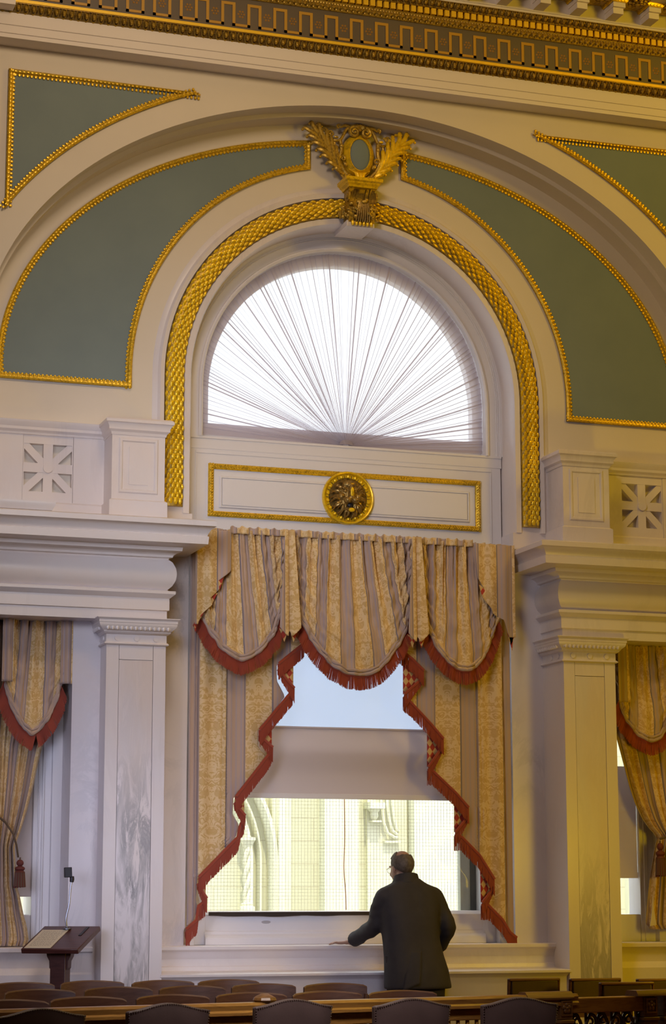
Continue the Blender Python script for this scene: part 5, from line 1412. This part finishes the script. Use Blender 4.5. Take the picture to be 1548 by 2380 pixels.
carved_post(rx(-0.035), 0.085, 0.835); carved_post(rx(0.56), 0.10, 0.835); carved_post(rx(0.70), 0.09, 0.845)
b = MB(); b.sweep([(rx(-0.30), 0), (rx(0.015), 0)], [(-0.06, 0.835), (-0.06, 0.845), (-0.05, 0.86), (-0.03, 0.878), (0.03, 0.878), (0.05, 0.86), (0.06, 0.845), (0.06, 0.835)], XY, sign=-1); b.build('cap', M['oak_dark'], rl)
b = MB(); b.sweep([(rx(0.46), 0), (rx(0.80), 0)], [(-0.062, 0.84), (-0.06, 0.852), (-0.045, 0.872), (0.045, 0.872), (0.06, 0.852), (0.062, 0.84)], XY, sign=-1); b.build('cap', M['oak_dark'], rl)
b = MB(); b.lathe([(0.055, 0), (0.066, 0.012), (0.06, 0.025), (0.045, 0.034), (0.02, 0.045)], (rx(-1.92), 0, 0.862), 8); b.build('cap', M['oak_dark'], rl)
b = MB(); b.box(rx(0.0), rx(0.60), -0.04, 0.04, 0.755, 0.84); b.build('beam', M['oak'], rl, bevel=0.006)
for i, (X, zc, s) in enumerate(((0.07, 0.70, 1), (0.165, 0.70, -1), (0.255, 0.705, 1), (0.345, 0.70, -1), (0.435, 0.705, 1), (0.52, 0.70, -1))):
    b = MB(); spiral(b, (rx(X), zc), 0.046, 1.6, PI / 2, s, -0.0, 0.011); pts = smoothpts([(rx(X), 0, zc + 0.046), (rx(X) + s * 0.035, 0, zc - 0.03), (rx(X) + s * 0.02, 0, zc - 0.14), (rx(X) - s * 0.02, 0, zc - 0.26)], 6); b.tube(pts, 0.010, 7)
    b.build('iron_scroll', M['iron'], rl)
for X in (0.05, 0.14, 0.23, 0.32, 0.41, 0.50):
    b = MB(); b.tube([(rx(X), 0.01, 0.14), (rx(X), 0.01, 0.756)], 0.008, 6); b.build('iron_bar', M['iron'], rl)

# ------------------------------------------------------------------ leather armchairs in front of the railing
def leather_chair():
    t = thing('leather_chair', 'x', 'chair')
    w_ = 0.218
    top = [(-w_, 0.868)] + [(-w_ * 0.92 + w_ * 1.84 * i / 16, 0.872 + 0.034 * math.sin(PI * i / 16) ** 1.6) for i in range(17)] + [(w_, 0.868)]
    b = MB(); V = []; nu, nv = len(top), 10
    def back(side):
        out = []
        for j in range(nv + 1):
            for (x, z) in top:
                v = j / nv; zz = lerp(0.48, z, v); bulge = 0.022 * (1 - (x / w_) ** 4) * math.sin(PI * min(1, v * 0.9 + 0.1)) ** 0.5
                xx_ = x * lerp(0.90, 1.0, v)
                out.append((xx_, -0.22 - 0.045 * v + side * (0.018 + bulge), zz))
        return out
    A, B_ = back(-1), back(1); n_ = len(A); F = []
    for j in range(nv):
        for i in range(nu - 1):
            q = j * nu + i; F.append((q, q + 1, q + nu + 1, q + nu)); F.append((n_ + q, n_ + q + nu, n_ + q + nu + 1, n_ + q + 1))
        F.append((j * nu, (j + 1) * nu, n_ + (j + 1) * nu, n_ + j * nu)); q = j * nu + nu - 1; F.append((q, n_ + q, n_ + q + nu, q + nu))
    for i in range(nu - 1): F.append((i, n_ + i, n_ + i + 1, i + 1)); q = nv * nu + i; F.append((q, q + 1, n_ + q + 1, n_ + q))
    b.add(A + B_, F); b.build('backrest', M['leather'], t, smooth=50, bevel=0.006)
    b = MB()
    ring = [Vector((x * lerp(0.90, 1, 1) * 0.985, -0.287, z - 0.006)) for x, z in top]
    for p in resample(ring, step=0.012): b.ell(p, (0.004, 0.003, 0.004), None, 5, 4)
    for s in (-1, 1):
        for i in range(28): v = 1 - i / 30; b.ell((s * w_ * lerp(0.90, 1.0, v) * 0.985, -0.241 - 0.045 * v, lerp(0.48, 0.865, v)), (0.004, 0.003, 0.004), None, 5, 4)
    b.build('nail_row', M['leather'], t)
    b = MB(); b.box(-0.23, 0.23, -0.21, 0.25, 0.40, 0.48); b.build('seat', M['leather'], t, bevel=0.025)
    for sx in (-1, 1):
        b = MB(); b.tube(smoothpts([(sx * 0.225, -0.235, 0.66), (sx * 0.25, -0.05, 0.665), (sx * 0.25, 0.15, 0.655), (sx * 0.24, 0.20, 0.62)], 5), 0.022, 8, 0.7); b.tube([(sx * 0.242, 0.17, 0.45), (sx * 0.245, 0.18, 0.64)], 0.016, 8); b.build('armrest', M['mahogany'], t)
        for sy in (-1, 1): b = MB(); b.tube([(sx * 0.205, sy * 0.205, 0), (sx * 0.205, sy * 0.205, 0.41)], [0.016, 0.021], 8); b.build('leg', M['mahogany'], t)
    return t
lc = leather_chair(); first = True
for x, y, rz, lab in ((-3.38, -5.08, 12, 'domed dark leather armchair back cut by the left edge of the picture'), (-2.70, -4.80, 11, 'domed dark leather armchair back below the lectern, second from left'), (-2.00, -4.60, 10, 'domed dark leather armchair back in the middle of the foreground row'),
                      (-1.40, -4.72, 8, 'domed dark leather armchair back directly below the man'), (-0.83, -4.79, 6, 'domed dark leather armchair back before the carved post, farthest right')):
    c = lc if first else copy_tree(lc); first = False
    c.location = (x, y + 0.26, 0); c.rotation_euler = (0, 0, R(rz)); c['label'] = lab; c['group'] = 'leather armchairs in the foreground'
# ------------------------------------------------------------------ the man at the window
man = thing('person', 'balding man in a charcoal suit seen from behind, leaning left hand on the ledge', 'person', (0.19, -0.66, 0))
def mput(o): return atloc(o, man)
HC = Vector((0.135, -0.620, 1.622))
face = Vector((-0.20, 0.95, -0.24)).normalized()         # turned to his left, looking down and out
hx = face.cross(Vector((0, 0, 1))).normalized(); hz = hx.cross(face).normalized()
HM = Matrix((hx, face, hz)).transposed().to_4x4(); HM = HM @ Matrix.Diagonal((0.93, 1, 1, 1)); HM.translation = HC     # local x = his right, y = forward, z = up
H3 = HM.to_3x3()
def hp(x, y, z): return HM @ Vector((x, y, z))
# limb joints
SHL, ELL, WRL = Vector((0.005, -0.63, 1.405)), Vector((-0.030, -0.525, 1.215)), Vector((-0.110, -0.265, 1.100))
SHR, ELR, WRR = Vector((0.378, -0.63, 1.405)), Vector((0.470, -0.645, 1.205)), Vector((0.468, -0.500, 1.050))
b = MB()
b.ell(hp(0, -0.012, 0.022), (0.076, 0.096, 0.088), H3, 20, 14)            # cranium
b.ell(hp(0, 0.035, -0.03), (0.064, 0.066, 0.085), H3, 18, 12)             # face
b.ell(hp(0, 0.045, -0.085), (0.050, 0.050, 0.034), H3, 14, 10)            # jaw
b.ell(hp(0, 0.085, -0.108), (0.020, 0.014, 0.014), H3, 10, 8)             # chin
b.ell(hp(0, 0.112, -0.030), (0.013, 0.020, 0.015), H3, 10, 8); b.ell(hp(0, 0.102, -0.008), (0.009, 0.014, 0.026), H3, 8, 8)   # nose
b.ell(hp(0, 0.094, -0.068), (0.024, 0.012, 0.006), H3, 10, 8); b.ell(hp(0, 0.093, -0.079), (0.021, 0.012, 0.006), H3, 10, 8)  # lips
for s in (-1, 1):
    b.ell(hp(s * 0.030, 0.085, 0.022), (0.024, 0.012, 0.009), H3, 10, 8)  # brow
    b.ell(hp(s * 0.038, 0.070, -0.035), (0.022, 0.024, 0.022), H3, 10, 8) # cheek
    b.ell(hp(s * 0.078, -0.008, -0.018), (0.008, 0.017, 0.030), H3 @ Matrix.Rotation(R(-12), 3, 'X'), 12, 8)  # ear
    b.ell(hp(s * 0.081, -0.014, -0.004), (0.007, 0.014, 0.015), H3, 10, 8)
nb = Vector((0.170, -0.632, 1.45))
b.tube([hp(0, -0.022, -0.02), hp(0, -0.02, -0.09), nb], [0.050, 0.050, 0.052], 16)
# trunk, arms and legs under the clothes
b.tube([(0.185, -0.64, 1.47), (0.19, -0.63, 1.32), (0.20, -0.63, 1.12), (0.215, -0.66, 0.95), (0.22, -0.67, 0.86)], [0.085, 0.125, 0.12, 0.13, 0.11], 16)
b.tube([SHL, (0.19, -0.63, 1.43), SHR], [0.055, 0.075, 0.055], 12)
def hand(wr, d, side, palm_n):
    # flat relaxed hand: palm plus five separate fingers; d = pointing direction, side = towards the thumb
    d = Vector(d).normalized(); n_ = Vector(palm_n).normalized(); sd = Vector(side); sd = (sd - d * sd.dot(d)).normalized()
    c = Vector(wr)
    mt = Matrix((sd, d, n_)).transposed()
    b.ell(c + d * 0.055, (0.040, 0.052, 0.0145), mt, 14, 10)
    b.tube([c - d * 0.02, c + d * 0.03], [0.026, 0.028], 10, 0.65, up=tuple(n_))
    for k, (off, ln, r_) in enumerate(((0.030, 0.066, 0.0088), (0.0105, 0.074, 0.0092), (-0.0095, 0.069, 0.0088), (-0.028, 0.054, 0.0078))):
        sp = d + sd * off * 2.0
        sp.normalize(); p0 = c + d * 0.075 + sd * off * 0.92
        p1 = p0 + sp * ln * 0.45 + n_ * 0.005; p2 = p0 + sp * ln * 0.78 - n_ * 0.001; p3 = p0 + sp * ln * 1.02 - n_ * 0.008
        b.tube([p0 - sp * 0.025, p0, p1, p2, p3], [r_ * 1.05, r_ * 1.1, r_ * 1.0, r_ * 0.92, r_ * 0.75], 9)
        b.ell(p3, (r_ * 0.75,) * 3, None, 8, 6)
    t0 = c + d * 0.020 + sd * 0.026; t1 = t0 + (d * 0.6 + sd * 0.8) * 0.034 - n_ * 0.002; t2 = t1 + (d * 0.85 + sd * 0.5) * 0.028 - n_ * 0.003
    b.tube([t0 - d * 0.012, t0, t1, t2], [0.013, 0.0125, 0.0105, 0.0082], 9); b.ell(t2, (0.008,) * 3, None, 8, 6)
b.tube([SHL, ELL, WRL], [0.048, 0.040, 0.026], 12); b.tube([SHR, ELR, WRR], [0.048, 0.040, 0.026], 12)
b.tube([WRL, WRL + Vector((-0.008, 0.028, -0.008))], [0.026, 0.025], 10)
hand(WRL + Vector((-0.008, 0.030, -0.008)), (-0.90, 0.42, -0.055), (0.35, 0.9, 0), (0.0, 0.03, 1))
b.tube([WRR, WRR + Vector((-0.01, 0.03, -0.010))], [0.026, 0.025], 10)
hand(WRR + Vector((-0.012, 0.03, -0.012)), (-0.85, 0.50, -0.12), (-0.4, -0.5, 0.6), (0.0, 0.03, 1))
HIPS = ((0.125, 1), (0.325, 2))
for x, k in HIPS:
    b.tube([(x, -0.67, 0.90), (x, -0.655, 0.50), (x - 0.004, -0.68, 0.10)], [0.085, 0.058, 0.040], 12)
    b.ell((x - 0.005, -0.62, 0.05), (0.040, 0.10, 0.035), None, 12, 8)
body = organic(b, 'body', M['skin'], None, 0.0052, 4, 0.45); mput(body)

# hair: dark fringe round the back and sides, thin over the crown with a bald patch
b = MB()
def hairfn(a, t):
    az = lerp(R(-8), R(188), a) + PI           # from one temple round the back to the other
    low = -0.62 + 0.10 * abs(math.cos(az)) - 0.0
    back = max(0.0, -math.sin(az))              # 1 at the nape
    el0 = lerp(-0.25, -1.05, back); el1 = lerp(0.56, 0.50, back) + 0.10 * noise.noise((az * 3, 1, 2))
    el = lerp(el0, el1, t); rr_ = 1.06 + 0.035 * math.sin(PI * min(1, t * 1.15)) + 0.018 * noise.noise((az * 9, el * 9, 3))
    return hp(0.0765 * rr_ * math.cos(el) * math.cos(az), -0.012 + 0.097 * rr_ * math.cos(el) * math.sin(az), 0.018 + 0.089 * rr_ * math.sin(el))
b.grid(hairfn, 60, 22)
def topfn(a, t):                                # thin hair combed over the front and left of the crown
    az = lerp(R(-20), R(200), a); el = lerp(0.55, 1.05, t); rr_ = 1.035 + 0.012 * noise.noise((az * 12, el * 12, 7))
    return hp(0.0765 * rr_ * math.cos(el) * math.cos(az), -0.012 + 0.097 * rr_ * math.cos(el) * math.sin(az), 0.020 + 0.089 * rr_ * math.sin(el))
b.grid(topfn, 40, 10)
o = b.build('hair', M['hair'], smooth=80, recalc=False, solid=0.008); mput(o)

# spectacles
b = MB()
for s in (-1, 1):
    k = 20; b.tube([hp(s * 0.034 + 0.022 * math.cos(2 * PI * i / k), 0.108, -0.002 + 0.018 * math.sin(2 * PI * i / k)) for i in range(k + 1)], 0.0013, 5, cap=False)
    b.tube([hp(s * 0.056, 0.107, 0.006), hp(s * 0.074, 0.085, 0.006), hp(s * 0.079, 0.0, 0.006), hp(s * 0.078, -0.022, -0.006)], 0.0014, 5)
b.tube([hp(-0.012, 0.109, 0.002), hp(0.012, 0.109, 0.002)], 0.0013, 5)
mput(b.build('spectacles', M['wire_frame']))

# shirt collar and cuffs
b = MB(); nd = (nb - hp(0, -0.03, -0.02)).normalized()
def ringpts(c, r0, axis, k=24, flat=1.0):
    axis = Vector(axis).normalized(); u = axis.orthogonal().normalized(); v = axis.cross(u)
    return [Vector(c) + u * r0 * math.cos(2 * PI * i / k) + v * r0 * flat * math.sin(2 * PI * i / k) for i in range(k + 1)]
NC = hp(0, -0.018, -0.098)
b.tube([NC + nd * -0.004, NC + nd * 0.012, NC + nd * 0.034], [0.056, 0.058, 0.060], 20)
mput(b.build('shirt_collar', M['shirt']))
b = MB(); ax = (WRL - ELL).normalized(); b.tube([WRL - ax * 0.05, WRL + ax * 0.004], [0.033, 0.0335], 16); ax2 = (WRR - ELR).normalized(); b.tube([WRR - ax2 * 0.05, WRR + ax2 * 0.004], [0.033, 0.0335], 16)
mput(b.build('shirt_cuff', M['shirt']))

# trousers and shoes
b = MB()
b.tube([(0.225, -0.67, 1.0), (0.225, -0.67, 0.88), (0.225, -0.67, 0.80)], [0.17, 0.178, 0.15], 20, 0.72, up=(0, 1, 0))
for x, k in HIPS:
    b.tube([(x, -0.668, 0.88), (x, -0.655, 0.62), (x, -0.65, 0.48), (x - 0.002, -0.672, 0.25), (x - 0.003, -0.685, 0.045)], [0.118, 0.108, 0.094, 0.086, 0.088], 18, 1.0)
o = organic(b, 'trousers', M['trousers'], None, 0.012, 5); mput(o)
for x, k in HIPS:
    b = MB(); b.ell((x - 0.004, -0.60, 0.040), (0.046, 0.135, 0.040), None, 14, 8); b.box(x - 0.044, x + 0.036, -0.73, -0.47, 0.0, 0.02); o = b.build('shoe', M['shoe']); mput(o)

# jacket: torso and sleeves as one cloth surface
b = MB()
secs = [(0.775, 0.236, -0.668, 0.243, 0.165), (0.80, 0.236, -0.668, 0.243, 0.167), (0.90, 0.228, -0.665, 0.232, 0.162), (1.00, 0.212, -0.655, 0.216, 0.152), (1.10, 0.200, -0.645, 0.208, 0.145), (1.20, 0.193, -0.638, 0.210, 0.145),
        (1.30, 0.190, -0.632, 0.218, 0.143), (1.38, 0.188, -0.630, 0.226, 0.130), (1.43, 0.188, -0.632, 0.226, 0.116), (1.465, 0.188, -0.637, 0.214, 0.102), (1.487, 0.187, -0.640, 0.180, 0.094), (1.510, 0.180, -0.642, 0.122, 0.086), (1.545, 0.172, -0.640, 0.074, 0.072)]
k = 36; V = []
for z, cx, cy, rx_, ry in secs:
    for i in range(k):
        a = 2 * PI * i / k; ca, sa = math.cos(a), math.sin(a); e = 0.82
        V.append((cx + rx_ * math.copysign(abs(ca) ** e, ca), cy + ry * math.copysign(abs(sa) ** e, sa), z))
F = [(j * k + i, j * k + (i + 1) % k, (j + 1) * k + (i + 1) % k, (j + 1) * k + i) for j in range(len(secs) - 1) for i in range(k)]
F += [tuple(range(k)), tuple((len(secs) - 1) * k + i for i in range(k))]
b.add(V, F)
def sleeve(S, E_, W_, sgn):
    ax_ = (W_ - E_).normalized(); end = W_ - ax_ * 0.012
    P = [Vector(S) + Vector((-sgn * 0.05, 0, 0.012)), Vector(S), Vector(S).lerp(E_, 0.5) + Vector((sgn * 0.008, 0, 0)), Vector(E_) + Vector((sgn * 0.004, -0.012, -0.004)), Vector(E_).lerp(end, 0.5) + Vector((0, -0.004, -0.004)), end]
    b.tube(smoothpts(P, 5), [lerp(a_, c_, q / 5) for a_, c_ in ((0.074, 0.073), (0.073, 0.064), (0.064, 0.060), (0.060, 0.056), (0.056, 0.052)) for q in range(5)] + [0.052], 18)
sleeve(SHL, ELL, WRL, -1); sleeve(SHR, ELR, WRR, 1)
b.ell(SHL + Vector((0.015, -0.002, 0.0)), (0.078, 0.082, 0.066), None, 16, 10); b.ell(SHR + Vector((-0.015, -0.002, 0.0)), (0.078, 0.082, 0.066), None, 16, 10)
jk = organic(b, 'jacket', M['suit'], None, 0.0095, 5, 0.5)
for v in jk.data.vertices:                      # creases of the cloth
    p = v.co; nrm = v.normal
    dl = min((p - SHL.lerp(ELL, t)).length for t in (0.4, 0.7, 1.0)); dl2 = min((p - ELL.lerp(WRL, t)).length for t in (0.0, 0.3, 0.6))
    arm = max(0, 1 - min(dl, dl2) / 0.13)
    dr = min((p - SHR.lerp(ELR, t)).length for t in (0.5, 0.8, 1.0)); arm = max(arm, max(0, 1 - dr / 0.13) * 0.7)
    w1_ = noise.noise((p.x * 9, p.y * 6, p.z * 5)); w2_ = noise.noise((p.x * 22 + p.z * 16, p.y * 10, p.z * 20 - p.x * 10))
    v.co = p + nrm * (0.0045 * w1_ + arm * 0.014 * w2_)
    if abs(p.x - 0.215) < 0.006 and p.y < -0.70 and 0.80 < p.z < 1.47: v.co += nrm * -0.0018
mput(jk)
b = MB()                                         # jacket collar standing round the neck
kk = 28; V = []
for i in range(kk + 1):
    a = lerp(R(150), R(390), i / kk)
    for (r0, dz, dd) in ((0.076, 0.052, 0.0), (0.084, 0.054, 0.0), (0.094, 0.010, 0.0), (0.102, -0.012, 0.0), (0.086, -0.02, 0.0), (0.078, 0.0, 0.0)):
        f = 0.5 - 0.5 * math.sin(a)              # 1 at the nape
        V.append((0.166 + r0 * math.cos(a) * 1.02, -0.633 + r0 * math.sin(a) * 0.95, 1.528 + dz * (0.55 + 0.45 * f) + (-0.02 * (1 - f))))
F = []
for i in range(kk):
    for j in range(6): F.append((i * 6 + j, i * 6 + (j + 1) % 6, (i + 1) * 6 + (j + 1) % 6, (i + 1) * 6 + j))
F += [tuple(range(6)), tuple(kk * 6 + j for j in range(6))]
b.add(V, F); mput(b.build('jacket_collar', M['suit']))
b = MB()                                         # rear vent flap and left pocket flap
vy = lambda z: -0.668 - 0.165 * 1.0 - 0.006
b.grid(lambda s_, t_: (lerp(0.070 + 0.05 * (1 - t_), 0.215 - 0.03 * t_, s_) , interp([(0.74, -0.838), (0.90, -0.830), (1.05, -0.803)], lerp(1.04, 0.765 + 0.05 * s_, t_)) - 0.003 - 0.010 * s_ * t_ + 0.028 * (1 - s_) ** 2, lerp(1.04, 0.765 + 0.05 * s_, t_)), 8, 14)
mput(b.build('vent_flap', M['suit'], smooth=80, recalc=False, solid=0.005))
b = MB(); mt = Matrix.Translation((0.018, -0.716, 1.005)) @ Matrix.Rotation(R(-58), 4, 'Z') @ Matrix.Rotation(R(6), 4, 'X'); b.box(-0.045, 0.05, -0.008, 0.004, -0.05, 0.0, mt); mput(b.build('pocket_flap', M['suit'], bevel=0.002))
